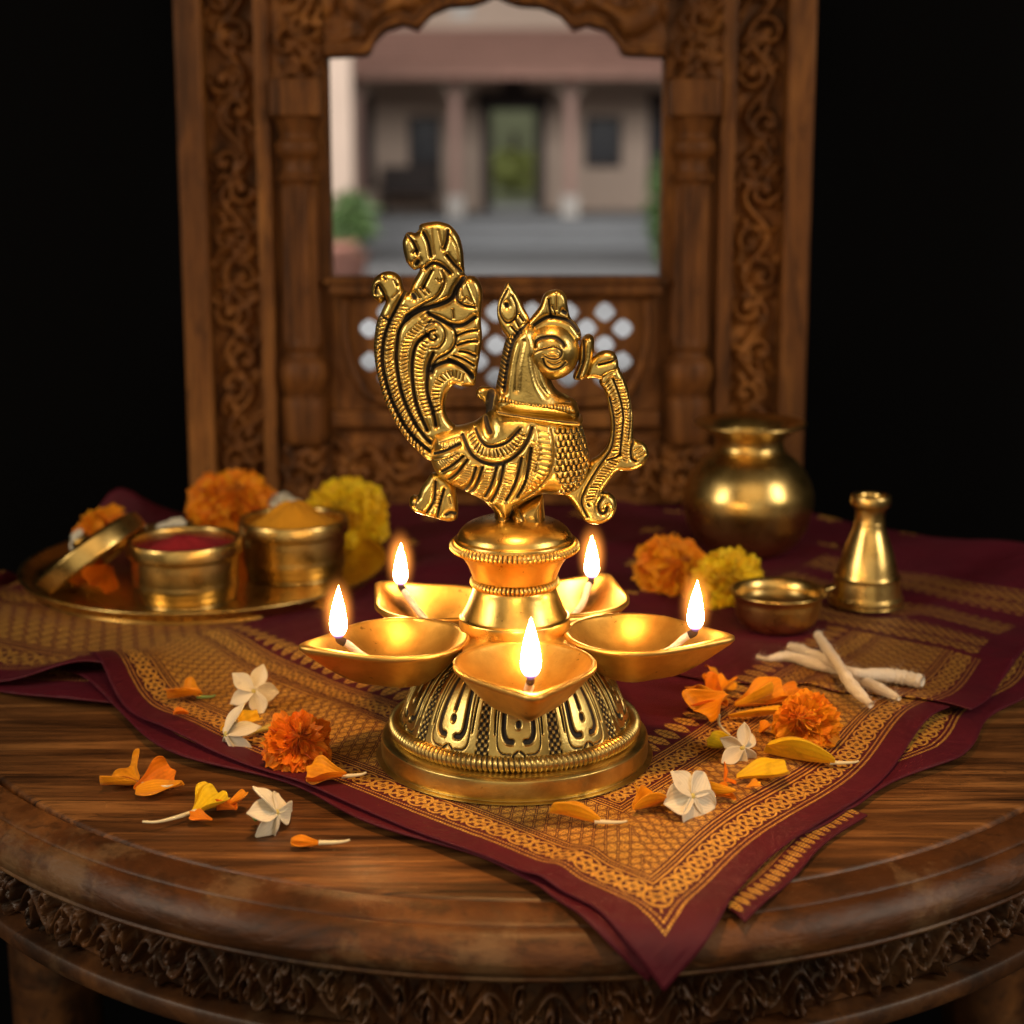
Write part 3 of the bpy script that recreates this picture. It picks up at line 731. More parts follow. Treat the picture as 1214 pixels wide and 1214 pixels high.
def body_work(f):
    G = lambda p,w=2.0,d=6,pt=1.0: f.groove(p,w,d,pt)
    G([(546,512),(549,518),(557,532),(571,541),(588,543),(606,535),(620,519),(627,502)],2.1,6)
    G([(561,505),(568,517),(578,523),(597,518),(613,503)],1.8,5,.9); G([(552,508),(560,525),(573,534),(590,535),(606,526),(618,508)],.8,1.5,.3)
    rungs(f,[(556,511),(564,524),(576,530),(592,529),(606,521),(616,508)],4.0,4.6,.9,2.6,.75,.2)
    G([(573,494),(575,501),(578,507)],2.8,8,1.0)
    for p in ([(522,554),(534,545),(547,534)],[(530,564),(540,554),(552,538)],[(548,579),(556,565),(562,547)],[(555,581),(563,566),(569.5,547)],[(572,584),(580,567),(586,547)],
              [(579.5,590),(589,568),(594,545)],[(597,586),(608,564),(615,536)],[(609.5,583),(620,561),(626,524)],[(513,534),(527,528),(543,521)]): G(p,1.6,6)
    for p in ([(520,520),(532,516),(545,512)],[(513,541),(526,538),(540,531)],[(604,588),(614,566),(620,540)]): G(p,.8,1.8,.5)
    rungs(f,[(515,548),(530,540),(543,529)],3.6,3.6,.7,1.8,.6,.4); rungs(f,[(524,523),(540,518)],2.5,3.2,.7,1.6,.6)
    rungs(f,[(538,571),(549,558),(557,543)],4,3.8,.7,1.7,.55,.3); rungs(f,[(563,583),(572,568),(579,547)],4,3.8,.7,1.7,.55,.3)
    rungs(f,[(588,588),(598,566),(605,542)],4,3.8,.7,1.7,.55,.2); rungs(f,[(616,576),(627,552),(630,516)],3.6,4.2,.7,1.7,.5,-.3)
    rungs(f,[(628,576),(641,552),(641,506)],6.0,6.5,.8,1.2,.35,-.2)
    G([(649,503),(652,520),(652,538),(645,558),(632,576),(616,588)],1.5,3.5,.5); G([(634,505),(636,530),(630,552)],.9,2,.4)
    # scales on the breast
    rs = random.Random(4)
    for r in range(11):
        for c in range(8):
            x = 657+c*6.2+(3.1 if r % 2 else 0)+rs.uniform(-.8,.8); y = 505+r*7.2+rs.uniform(-.8,.8)
            if x > 655+ (6 if y>560 else 0) and x < 697:
                w = f._win(np.array([[x,y]]),5); d = np.hypot((f.X[w]-x),(f.Y[w]-y)*.85)
                f.h[w] += 2.6*np.exp(-(d/2.4)**2); 
                f.groove([(x-3.0,y-1.5),(x-2.6,y+2.2),(x,y+3.6),(x+2.6,y+2.2),(x+3.0,y-1.5)],.8,2.2,.85)
    G([(586,604),(590,612),(596,616),(602,610),(606,596)],1.8,5); G([(622,589),(640,583),(660,580),(676,575)],1.2,3,.6)
body = [(509,514),(517,508),(532,505),(546,503.5),(560,499),(571,491),(582,482),(600,478),(640,482),(672,488),(684,497),(690,515),(695,539),(695,556),(686,574),(676,582),(660,586),(642,585),(628,590),(612,600),(603,612),(596,619),(589,612),(581,600),(564,589),(545,580),(528,571.5),(514,560),(507,540)]
relief('body', body, 40, 40, body_work)
def foot_work(f):
    f.groove([(514,568),(512,590),(503,605)],1.5,4.5); f.groove([(524,577),(519,595),(516,610)],1.5,4.5); f.groove([(526,607),(532,604),(537,606)],1.8,4)
    f.groove([(530,585),(532,594)],.8,2,.7); rungs(f,[(519,580),(514,602)],3,5,.7,1.8,.5); f.groove([(492,588),(490,598)],1.2,2,.6)
relief('tail_tip', [(510,560),(503,568),(496,578),(492.5,586),(487,586.5),(483,590),(482.5,598),(488,605),(497,608.5),(507,611),(524,616),(535,616),(539.5,612),(540,600),(538,584),(534,572),(524,563)], 14, 8, foot_work, yoff=-.001)
relief('leg', [(569,586),(583,607),(579,618),(563,629),(566,637),(590,640),(608,637),(606,618),(603,608),(615,592)], 22, 14, None, mat=M['brass_ped'])
relief('leg', [(602,606),(614,598),(628,590),(640,586),(642,605),(644,626),(641,640),(631,643),(618,640),(603,637),(603,620)], 24, 14, lambda f: f.groove([(612,602),(622,622),(632,638)],1.6,3,.5), mat=M['brass_ped'])
def neck_work(f):
    f.groove([(623,380),(611,394),(604,408),(598,436),(595,461)],1.6,6,.9)
    rungs(f,[(612,388),(599,403),(594,425),(591,447),(589,460)],4.5,5.4,1.5,4.5,1.0,-.3)
    f.groove([(632,398),(640,428),(655,455),(670,468)],2.5,5,.5); f.groove([(617,402),(611,430),(609,458)],3.2,3,.12); f.groove([(628,420),(634,448),(644,464)],2.6,3,.12)
neck = [(616,380),(600,396),(594,410),(589,436),(584,462),(582,484),(600,492),(640,497),(680,498),(681,478),(670,469),(657,462),(650,450),(645,430),(640,400),(630,384)]
relief('neck', neck, 30, 24, neck_work)
def band_work(pp):
    def w(f):
        rungs(f,pp,4.0,3.8,1.0,2.6,.85,.15); f.groove([(585,475),(600,478.5),(640,484.5),(668,489.5),(682,488)],1.6,5,1.0); f.groove([(590,461),(606,465),(622,469),(650,471),(672,473)],1.2,3,.8)
    return w
relief('collar', [(589,460),(584,467),(585,475),(600,478),(640,484),(668,489),(681,488),(681,479),(672,472),(650,470),(620,468),(604,464)], 34, 9, band_work([(592,468),(620,474),(650,478),(672,482)]))
relief('collar', [(584,477),(581,484),(590,490),(615,494),(645,499),(675,503),(686,501),(686,493),(670,491),(640,488),(610,484),(594,479)], 38, 7, lambda f: (f.groove([(580,485),(590,490.5),(615,494.5),(645,499.5),(676,503.5),(687,501)],1.8,6,1.0), f.groove([(588,483),(612,488),(645,492.5),(680,496)],.9,2.5,.7)))
relief('back_knob', [(562,462),(567,458),(575,458),(583,461),(590,468),(588,482),(582,496),(577,500),(572,495),(573,484),(569,475),(562,470)], 11, 6, lambda f:(f.groove([(579,465),(577,475),(575,495)],5.5,4,1.0), f.groove([(565,466),(569,470)],.8,2,.6)))
def crest_work(f):
    f.groove([(647,354),(648,364),(650,375)],1.4,4,.9); f.groove([(656,347),(656,366)],1.0,2.5,.6); f.groove([(664,368),(667,370)],2.6,5,1.0)
    f.groove([(630,384),(645,375),(660,376),(673,381),(682,392)],2.2,6,1.0); f.groove([(651,362),(655,371)],1.0,2.5,.8)
relief('crest', [(622,384),(627,375),(636,363),(641,350),(647,345),(655,343.2),(663,345),(668,352),(670,364),(673,376),(680,384),(685,393),(683,404),(660,410),(630,400)], 14, 6, crest_work)
def ear_work(f):
    f.groove([(598,343),(591,358),(590,371),(598,381.5),(608,375),(609,362),(604,350)],1.2,3.2,.9)
    f.groove([(597,360),(597.6,361.5)],3.2,5,1.0); f.groove([(608,378),(612,386)],1.2,3,.9); f.groove([(603,386),(608,392)],1.2,3,.9); f.groove([(612,372),(617,379)],1.2,3,.9)
relief('ear_plume', [(599,334),(593,344),(587,359),(586,372),(589,384),(594,394),(602,402),(612,394),(622,383),(624,376),(617,363),(608,346)], 9, 7, ear_work, yoff=-.0015)
def head_work(f):
    f.fine = True
    f.h = 31*np.sqrt(np.clip(1-(np.hypot(f.X-650.5,f.Y-415.5)/34.5)**2,0,1))*.85+.15*f.h
    f.groove([(629.5,407),(634,400),(643,397),(654,397),(662,402),(665,407)],2.0,4.2); f.groove([(628,404),(631,408)],2.2,4,1.0)
    f.groove([(626,417),(634,412),(643,409),(654,407.5),(661,412),(661,418),(655,421.5),(647,420.5),(640,417)],1.15,2.4,.85)
    f.groove([(640,421),(643,429),(650,434),(659,432.5),(666,426)],1.5,3.4,.9); f.groove([(645,424),(652,428),(661,425)],1.0,2,.6)
    f.groove([(646,415),(652,414),(657,416)],.9,-1.4,0)
cir = [(650.5+33.5*math.cos(a), 415.5+34*math.sin(a)) for a in np.linspace(0,2*PI,22,endpoint=False)]
relief('head', cir, 30, 34, head_work, yoff=-.0006)
relief('beak_ring', [(693,396),(698,397),(701,403),(700,421),(696,436),(690.5,448),(680,450),(676,446),(682,430),(684,412),(687,401)], 19, 7, lambda f: f.groove([(688,403),(688,425),(681,446)],1.6,6,1.0))
relief('beak', [(694,430),(699,424),(705,418.5),(714,415),(724,417),(729,426),(730,438),(727,448),(712,450),(700,448),(690,447)], 13, 7, lambda f:(f.groove([(706,431),(718,428),(730,423)],1.3,4,.9), f.groove([(712,445),(722,440),(731,437)],1.3,4,.9)))
def scroll_work(f):
    G = lambda p,w=1.2,d=4,pt=.95: f.groove(p,w,d,pt)
    G([(721,444),(727,458),(732,474),(735,492),(734,510),(731,538)]); G([(719,470),(724,494),(724,514),(720,532),(706,552),(690,579),(686,595),(693,611)],1.2,4,.9)
    G([(716,544),(724,541),(732,538)],1.1,3.5); G([(711,588),(706,597),(708,606),(714,606),(716,600)],1.8,5,1.0); G([(747,521),(744,532),(745,542),(750,545)],1.5,4.5); G([(737,444),(743,466),(744,494),(741,520)],.9,2.5,.6)
    G([(693,596),(695,598)],1.6,3,.9)
    rungs(f,[(716,452),(724,470),(729,492),(729,514),(725,534)],2.8,4.4,.8,2.4,.7,.3); rungs(f,[(729,450),(736,470),(740,494),(739,520),(737,545)],2.6,3.8,.8,2.4,.7,-.3)
    rungs(f,[(725,545),(711,560),(699,580),(694,594)],3.6,4.0,.9,3,.8,.5); rungs(f,[(752,531),(758,540)],4,4,.8,2,.5)
scr = [(712,440),(728,434),(733,441),(738,452),(742.5,465),(747,493),(747.5,517),(752,521),(759,524),(764.5,531),(765.5,541),(759,551.5),(746,557.5),(735,558),(729,558),(721,567),(711.5,582),(719,584),(726,591),(727.5,603),(720,615),(706,621),(691,617.5),(680,604),(671,592),(662,584),(680,572),(692,556),(698,545),(706,540),(716,528),(720.5,512),(719,489),(714,465),(707,453)]
relief('chest_scroll', scr, 11, 7, scroll_work)
# ------------------------------------------------------------------ vessels
def zc(x, y):                          # cloth height under a thing
    a_ = np.array([[x]]); b_ = np.array([[y]]); return float(lumps(a_,b_)[0,0])
TL = .0046
tray = empty('brass_tray', (-.1640,.262,.0048)); tray.scale = (.945,.96,1); props(tray, 'round brass tray holding powder pots and flowers, left of the lamp', 'tray')
lathe('tray_dish', [(0,.0),(.06,.0),(.088,.0002),(.094,.0012),(.0985,.0045),(.1005,.0062),(.1022,.0064),(.1026,.0054),(.1005,.0030),(.096,-.0004),(.088,-.0012),(0,-.0012)], M['brass_pot'], tray, seg=160)
TZ = .0052
def pot_round(name, label, x, y, r, h, z):
    p = empty(name, (x,y,z)); props(p, label, 'pot', 'small round brass powder pots on the tray')
    lathe('pot_body', [(0,.0),(r*.80,.0),(r*.86,.0008),(r*.90,.004),(r*.93,h*.55),(r*.93,h*.70),(r*.94,h*.735),(r*1.0,h*.76),(r*1.01,h*.84),(r*1.0,h*.93),(r*.985,h*.985),(r*.96,h),(r*.925,h*.985),(r*.90,h*.93),(r*.88,h*.6),(r*.86,.003),(0,.0022)], M['brass_pot'], p, seg=120, per=4)
    return p
pot_round('powder_pot', 'small brass pot full of red powder on the tray, lid leaning on it', -.1650, .2120, .0285, .0310, TZ)
pot_round('powder_pot', 'small brass pot heaped with yellow turmeric powder on the tray', -.1160, .2600, .0292, .0305, TZ)
def heap(name, label, x, y, z, r, h, mat, seed):
    rs = np.random.default_rng(seed); n, k = 72, 26
    th = np.arange(n)/n*2*PI; t = np.linspace(0,1,k); T, K = np.meshgrid(th,t,indexing='ij')
    bumpy = .10*np.sin(T*3+seed)*K*(1-K)*4+.06*np.sin(T*7+2*seed)*K*(1-K)*4
    Z = h*(np.cos(np.minimum(K,1)*PI)*.5+.5)*(1+bumpy)+rs.normal(size=T.shape)*.00022*(1-K**6)
    V = np.stack([r*K*np.cos(T),r*K*np.sin(T),Z],-1).reshape(-1,3)
    props(meshobj(name,V,grid_faces(n,k,True)[:, ::-1],mat,None,loc=(x,y,z)), label, 'powder')
heap('red_powder', 'mound of bright red powder inside the left brass pot', -.1650,.2120, TZ+.0258, .0254, .0060, M['red_powder'], 2)
heap('yellow_powder', 'tall mound of yellow turmeric powder filling the right brass pot', -.1160,.2600, TZ+.0265, .0262, .0125, M['yellow_powder'], 5)
lid = empty('pot_lid', (-.2140,.2180,TZ+.0210), (math.radians(-8),math.radians(-38),0)); lid.scale = (1.18,1.18,1.18); props(lid, 'round brass lid tilted on the tray against the red powder pot', 'lid')
lathe('lid_shell', [(0,.0045),(.018,.0044),(.0235,.0040),(.0258,.0030),(.0263,.0018),(.0262,-.0040),(.0258,-.0047),(.0250,-.0046),(.0248,.0015),(.0225,.0028),(0,.0030)], M['brass_pot'], lid, seg=100, per=4)
lathe('lid_knob', [(.003,.0040),(.0028,.0055),(.0040,.0068),(.0036,.0083),(0,.0090)], M['brass_pot'], lid, seg=40)
kal = empty('water_pot', (.1320,.3080,.0045+zc(.132,.308))); kal.scale = (1.06,1.06,1.04); props(kal, 'round bellied brass water pot with flared rim at the back right', 'pot')
lathe('pot_belly', [(0,0),(.0150,0),(.0190,.0010),(.0235,.0040),(.0300,.0120),(.0340,.0240),(.0345,.0300),(.0335,.0360),(.0300,.0440),(.0250,.0505),(.0205,.0540),(.0182,.0560)], M['brass_pot'], kal, seg=160)
lathe('pot_neck', [(.0182,.0558),(.0188,.0566),(.0180,.0578),(.0176,.0600),(.0182,.0632),(.0215,.0660),(.0260,.0688),(.0286,.0697),(.0292,.0708),(.0284,.0716),(.0255,.0711),(.0205,.0685),(.0165,.0640),(.0160,.0580)], M['brass_pot'], kal, seg=140)
bot = empty('brass_bottle', (.1760,.1960,.0075)); props(bot, 'slender cone shaped brass bottle with a narrow neck, right side', 'bottle')
lathe('bottle_body', [(0,0),(.0172,0),(.0180,.0006),(.0180,.0032),(.0172,.0042),(.0165,.0090),(.0160,.0130),(.0164,.0136),(.0155,.0142),(.0140,.0200),(.0118,.0270),(.0098,.0325),(.0080,.0370),(.0073,.0400)], M['brass_pot'], bot, seg=100, per=4)
lathe('bottle_neck', [(.0073,.0398),(.0078,.0404),(.0073,.0410),(.0071,.0450),(.0076,.0480),(.0094,.0492),(.0098,.0515),(.0095,.0540),(.0086,.0545),(.0068,.0535),(.0062,.0480)], M['brass_pot'], bot, seg=80, per=4)
bw = empty('oil_bowl', (.1255,.1570,.0068)); props(bw, 'small shallow brass bowl holding dark oil, in front of the brass bottle', 'bowl')
lathe('bowl_shell', [(0,0),(.0130,0),(.0160,.0008),(.0190,.0050),(.0203,.0110),(.0205,.0140),(.0216,.0158),(.0226,.0168),(.0226,.0178),(.0215,.0180),(.0200,.0168),(.0188,.0140),(.0182,.0090),(.0150,.0030),(0,.0022)], M['brass_pot'], bw, seg=110, per=4)
tube('spout', [(.0195,.004,.0160),(.0240,.006,.0172),(.0275,.007,.0178)], [.0035,.0028,.0022], M['brass_pot'], bw, flat=.35)
o = lathe('oil_pool', [(0,.0),(.0195,.0)], M['oil'], None, seg=60, sharp=True, loc=(.1255,.1570,.0068+.0125)); props(o, 'dark amber oil lying inside the small brass bowl', 'oil')

# ------------------------------------------------------------------ flowers
def patch(L, W, prof, cup, curl, ruff, rs, nu=7, nv=8, base=.25):
    """one petal: along +X, width Y, Z up; returns verts, tone along"""
    u = np.linspace(0,1,nv); v = np.linspace(-1,1,nu); U, Vv = np.meshgrid(u,v,indexing='ij')
    wid = W*np.interp(U, np.linspace(0,1,len(prof)), prof)
    ph = rs.uniform(0,6.28)
    X = L*U*(1-.12*Vv**2*U); Y = wid*Vv
    Z = cup*W*(Vv**2)*np.sin(U*PI*.8+.3) + curl*L*U**2 + ruff*W*np.sin(Vv*5+ph)*U**2 + ruff*.6*W*np.sin(Vv*11+2*ph)*U**3
    X = X + ruff*.5*W*np.sin(Vv*7+ph*1.7)*U**3
    return np.stack([X,Y,Z],-1).reshape(-1,3), U.ravel()
PF = grid_faces(8,7)
def bunch(name, petals, mat, parent=None, **kw):
    V, F, T, Al = [], [], [], []; n = 0
    for P, al, tone in petals:
        V.append(P); F.append(PF+n); T.append(np.full(len(P),tone)); Al.append(al); n += len(P)
    o = meshobj(name, np.concatenate(V), np.concatenate(F), mat, parent, **kw)
    point_attr(o,'tone',np.concatenate(T)); point_attr(o,'along',np.concatenate(Al)); point_attr(o,'across',np.tile(np.linspace(-1,1,7),8*len(petals))); return o
def rotz(P,a): c,s=math.cos(a),math.sin(a); return P@np.array([[c,s,0],[-s,c,0],[0,0,1]])
def roty(P,a): c,s=math.cos(a),math.sin(a); return P@np.array([[c,0,-s],[0,1,0],[s,0,c]])   # tilts +X towards +Z for a<0
def rotx(P,a): c,s=math.cos(a),math.sin(a); return P@np.array([[1,0,0],[0,c,s],[0,-s,c]])
def head(R, seed, squash=.72, ruff=.34):
    rs = np.random.default_rng(seed); out = []
    NL_ = 11
    for li in range(-2, NL_):
        t = max(li,0)/(NL_-1)
        n = int(24-14*t); el0 = .02+1.02*t if li >= 0 else -.30*(-li)
        z0 = R*.66*t*squash/.72 - (.10*R if li < 0 else 0); L0 = R*(1-.64*t) if li >= 0 else R*(1-.06*(-li))
        for k in range(n):
            el = el0+rs.normal()*.10; az = 2*PI*(k+rs.random()*.5)/n+li*.41
            L = L0*(1+rs.normal()*.07); W = R*(.235-.06*t)*(.75+.55*rs.random())
            P, al = patch(L, W, [.20,.35,.60,.88,1.12,.95], rs.uniform(.1,.9), rs.uniform(-.34,.05), ruff*rs.uniform(.6,1.5), rs)
            P = rotx(P, rs.normal()*.30); P = roty(P, el); P[:,2] += z0+rs.normal()*R*.02; P = rotz(P, az)
            out.append((P, al, rs.random()))
    for k in range(34):
        P, al = patch(R*.36, R*.15, [.5,.7,.9,1.0,1.1,.8], rs.uniform(.2,.9), rs.uniform(-.3,.3), ruff*1.2, rs)
        P = rotx(P, rs.normal()*.8); P = roty(P, rs.uniform(.6,1.45)); P[:,2] += R*.52*squash/.72; P[:,0] += R*.20*rs.random(); P = rotz(P, rs.uniform(0,6.28)); out.append((P, al, rs.random()))
    return out
def marigold(label, px, py, r, mat, seed, tilt=(0,0,0), z=None, calyx=True, squash=.74, lift=0.0, xy=None, group=None):
    x, y = xy or ground(px, py, .012+lift)
    base = (TL+zc(x,y)) if z is None else z
    f_ = empty('marigold', (x,y,base+r*.62+lift), tilt); props(f_, label, 'flower', group)
    bunch('flower_head', head(r, seed, squash=squash), M[mat], f_)
    lathe('core_filler', [(0,-r*.12),(r*.40,-r*.10),(r*.50,r*.06),(r*.34,r*.22),(r*.16,r*.32),(0,r*.34)], M[mat], f_, seg=20)  # dome added inside the petals so the centre catches light
    if calyx:
        lathe('calyx', [(.0,-r*.66),(r*.16,-r*.64),(r*.26,-r*.52),(r*.32,-r*.32),(r*.30,-r*.16)], M['stem_green'], f_, seg=24)
    return f_
R_ = math.radians
marigold('deep orange ruffled marigold lying on the gold border left of the lamp foot', 347, 888, .0130, 'deep', 1, (R_(48),R_(-6),R_(20)), z=TL, xy=(-.0800,-.0125), squash=.62)
marigold('bright orange marigold showing its green calyx, right of the lamp foot', 953, 862, .0126, 'orange', 22, (R_(62),R_(-18),R_(-18)), z=.0060, xy=(.1130,.0080), squash=.85)
marigold('orange marigold beside a yellow one behind the right-hand flame', 790, 672, .0200, 'orange', 3, (R_(55),R_(8),R_(10)), z=.0050, xy=(.0815,.2220), squash=.75)
marigold('yellow marigold beside an orange one behind the small oil bowl', 862, 692, .0182, 'yellow', 4, (R_(60),R_(12),R_(-15)), z=.0050, xy=(.1075,.1980), squash=.72)
marigold('large orange marigold standing behind the red powder pot', 270, 592, .0255, 'orange', 5, (R_(50),R_(-5),R_(15)), z=.0075, xy=(-.1600,.3300), squash=.8, lift=.002)
marigold('large yellow marigold at the back right edge of the tray', 412, 600, .0235, 'yellow', 6, (R_(58),R_(10),R_(-10)), z=.0055, xy=(-.0940,.3250), squash=.75, lift=.001)
marigold('small orange marigold behind the tilted brass lid on the tray', 125, 612, .0150, 'orange', 7, (R_(30),R_(-10),0), z=.0100, xy=(-.2230,.2800), squash=.8, lift=.006)

def jasmine(label, xyz, rot, L, tube_len, seed, npet=5, openness=.9, tubecol='stem_yellow', wide=.34, prof=None, droop=0, group='white jasmine blossoms'):
    f_ = empty('jasmine_flower', xyz, rot); props(f_, label, 'flower')
    rs = np.random.default_rng(seed); P_ = []
    for k in range(npet):
        P, al = patch(L*(1+rs.normal()*.08), L*wide*(1+rs.normal()*.1), prof or [.30,.7,1.0,1.05,.85,.22], .38, droop-.05+rs.normal()*.10, .06, rs)
        P = rotx(P, rs.normal()*.25); P = roty(P, (1-openness)*1.5+rs.normal()*.16); P = rotz(P, 2*PI*k/npet+rs.normal()*.12)
        P_.append((P, al, rs.random()))
    o = bunch('petals', P_, M['white'], f_)
    m = o.modifiers.new('thick','SOLIDIFY'); m.thickness = .00055; m.offset = 0
    m2 = o.modifiers.new('sub','SUBSURF'); m2.levels = 1; m2.render_levels = 1
    tube('flower_tube', [(0,0,.0004),(0,0,-tube_len*.35),(tube_len*.05,tube_len*.04,-tube_len*.7),(tube_len*.14,tube_len*.03,-tube_len)], [.0007,.0008,.0010,.0015], M[tubecol], f_, seg=10)
    lathe('centre', [(.0012,-.0002),(.0009,.0004),(0,.0007)], M['stem_yellow'], f_, seg=12)
    return f_
J = jasmine
g0 = ground
x,y = g0(303,828,.009); J('white jasmine star with upright petals, farthest of the blossoms left of the lamp', (x,y-.004,.0135), (R_(62),R_(12),R_(14)), .0112, .013, 31, 5, .95, 'stem_yellow')
x,y = g0(262,882,.006); J('white jasmine lying sideways, its yellow tube pointing at the deep orange marigold', (x+.002,y,.0100), (R_(28),R_(-74),R_(14)), .0135, .022, 32, 6, .50, 'stem_yellow', .27)
x,y = g0(318,968,.006); J('white jasmine with a pale green base lying on bare wood at the hem', (x+.003,y,.0075), (R_(30),R_(72),R_(0)), .0115, .011, 33, 6, .72, 'stem_green', .36)
x,y = g0(818,955,.006); J('white jasmine facing forward at the front right of the lamp foot', (x,y-.007,.0125), (R_(66),R_(28),R_(24)), .0112, .013, 34, 5, .80, 'stem_green', .46)
x,y = g0(880,897,.006); J('crumpled white jasmine with ragged petals below the bright orange marigold', (x,y,.0095), (R_(75),R_(40),R_(10)), .0100, .006, 35, 6, .70, 'stem_yellow', .30, None, .25)
J('white jasmine blossom on the tray beside the red powder pot', (-.1830,.2700,.024), (R_(40),R_(10),0), .0150, .014, 36, 5, .75, 'stem_yellow')
J('white jasmine blossom behind the heaped turmeric pot', (-.1300,.3250,.030), (R_(15),R_(0),0), .0170, .020, 37, 5, .80, 'stem_yellow')
f_ = J('pale yellow-white jasmine bud next to the small orange marigold on the tray', (-.2330,.2660,.021), (R_(55),R_(-20),0), .0100, .010, 38, 4, .6, 'stem_yellow')

def loose(label, px, py, heading, L, W, mat, seed, n=1, stem=0.0, fan=.5, lift=.0015, roll=0.0, pitch=-.15, curl=.2, ruff=.22, cup=.5, stemmat='stem_pale', prof=None, h=.002, xy=None, bend=0.0, roots=None):
    """loose petals (n joined at one root); heading in degrees on the table, 0 = to the right, 90 = away"""
    x, y = xy or g0(px, py, h)
    dx, dy = x-TC[0], y-TC[1]
    on_cloth = ((x-C0[0])*NL[0]+(y-C0[1])*NL[1] > -.012)
    z = (TL+zc(x,y)) if on_cloth else .0004
    L *= 1.15; W *= 1.32
    f_ = empty('marigold_petal', (x,y,z+lift), (0,0,math.radians(heading))); props(f_, label, 'petal')
    rs = np.random.default_rng(seed); P_ = []
    for k in range(n):
        a_ = (k-(n-1)/2)*fan
        P, al = patch(L*(1-.18*abs(a_))*(1+rs.normal()*.08), W*(1+rs.normal()*.12), prof or [.14,.25,.5,.85,1.05,.75], cup, curl*(1 if k%2==0 else 1.7), ruff, rs)
        P = rotx(P, roll+rs.normal()*.25+(.5 if k%2 else -.2)*(n>1)); P = roty(P, -pitch*0+(.12+.25*k if n>1 else .05)); P = rotz(P, a_)
        P[:,2] = P[:,2]-min(0,P[:,2].min()+lift)   # never below the table
        P_.append((P, al, rs.random()))
    o = bunch('petal_blade', P_, M[mat], f_)
    m = o.modifiers.new('thick','SOLIDIFY'); m.thickness = .00022; m.offset = 0
    m2 = o.modifiers.new('sub','SUBSURF'); m2.levels = 1; m2.render_levels = 1
    if stem:
        tube('petal_stem', [(.002,0,.0004),(-stem*.4,bend*stem*.3,.0006),(-stem*.8,bend*stem*.6,.0010),(-stem,bend*stem,.0016)], [.0009,.0007,.0005,.0004], M[stemmat], f_, seg=8)
    return f_
LP = loose
LP('orange petal crumpled on the gold border left of the jasmine star', 240, 842, 170, .0115, .0058, 'orange', 41, 2, .006, .4, stemmat='stem_green', ruff=.35)
LP('yellow petal lying between the two jasmines left of the lamp', 262, 886, 40, .0150, .0052, 'yellow', 42, 1, .0, ruff=.3, cup=.6)
LP('orange petals with a thin curved stem, leftmost on the bare wood', 165, 930, 150, .0115, .0062, 'amber', 43, 2, .014, .8, bend=-.2, stemmat='stem_pale')
LP('orange petal curling up beside the leftmost petals on the wood', 158, 935, 60, .0115, .0050, 'orange', 44, 1, .0, roll=.6, curl=.5)
LP('yellow orange petal with a pale tip pointing right on the wood', 160, 938, 8, .0160, .0042, 'amber', 45, 1, 0, cup=.3, prof=[.5,1.0,1.05,.7,.35,.18])
LP('yellow forked petal with a long white bent stem on the wood', 228, 965, 62, .0125, .0052, 'yellow', 46, 2, .0160, .75, bend=.55, curl=.45)
LP('tiny orange petal scrap nearest the yellow forked petal', 252, 972, 160, .0080, .0024, 'deep', 47, 1, 0, ruff=.4)
LP('orange petal scrap touching the green base of the jasmine on wood', 280, 962, 150, .0070, .0034, 'deep', 48, 2, 0, .5, ruff=.4)
LP('orange petals with a pale stem below the deep orange marigold', 412, 936, 185, .0130, .0048, 'amber', 49, 2, .007, .55)
LP('thin orange petal alone on the wood, nearest the viewer on the left', 385, 1000, 178, .0100, .0022, 'amber', 50, 2, .0085, .3)
LP('orange petal with pale stem in front of the lamp foot', 712, 990, 168, .0165, .0068, 'amber', 51, 1, .0090, cup=.7)
LP('folded orange petal left of the forward facing jasmine', 750, 978, 40, .0120, .0062, 'amber', 52, 2, 0, .6, cup=.8)
LP('orange petals tangled at the green base of the forward facing jasmine', 872, 968, 150, .0110, .0036, 'amber', 53, 2, .0, .9)
LP('tiny orange scrap upright behind the forward facing jasmine', 858, 950, 100, .0060, .0040, 'orange', 54, 1, 0, roll=.8, curl=.5)
LP('small orange scrap right of the tangled petals', 884, 955, 30, .0048, .0026, 'amber', 55, 1, 0)
LP('yellow petal, narrow and pointed left, below the crumpled jasmine', 872, 942, 12, .0180, .0056, 'yellow', 56, 1, 0, cup=.5, prof=[.12,.35,.65,.9,1.0,.9])
LP('broad yellow petal with white forked tips under the bright orange marigold', 990, 918, 172, .0225, .0075, 'yellow', 57, 1, .0085, cup=.8, ruff=.15, prof=[.25,.55,.8,1.0,.95,.6])
LP('yellow petal tip behind the crumpled jasmine', 880, 900, 165, .0125, .0042, 'yellow', 58, 1, 0, cup=.5)
LP('crumpled orange petals farthest left of the pile behind the right border', 862, 858, 175, .0140, .0072, 'orange', 59, 3, 0, .55, ruff=.45, curl=.3)
LP('orange yellow petal curling over the pile of petals, behind the bright marigold', 870, 854, 22, .0160, .0062, 'amber', 60, 2, 0, .6, curl=.45)
LP('long amber petal joining the pile to the bright orange marigold', 862, 864, 352, .0220, .0052, 'amber', 61, 1, .0, cup=.5, prof=[.2,.35,.5,.8,1.05,.9])
LP('tiny orange scrap left of the bright orange marigold', 900, 882, 40, .0060, .0036, 'orange', 62, 1, 0, curl=.5)
LP('dark orange petals lying on the tray under the tilted lid', 175, 690, 200, .0160, .0070, 'deep', 63, 3, 0, .8, xy=(-.2050,.2200), lift=.0055, ruff=.4)
LP('orange petal at the left rear of the tray', 110, 640, 140, .0150, .0070, 'amber', 64, 2, 0, .7, xy=(-.2150,.2600), lift=.0065, ruff=.4)
LP('small orange petal on the hem between the leftmost wood petals and the crouched yellow one', 262, 958, 20, .0085, .0030, 'orange', 70, 1, 0, curl=.5)
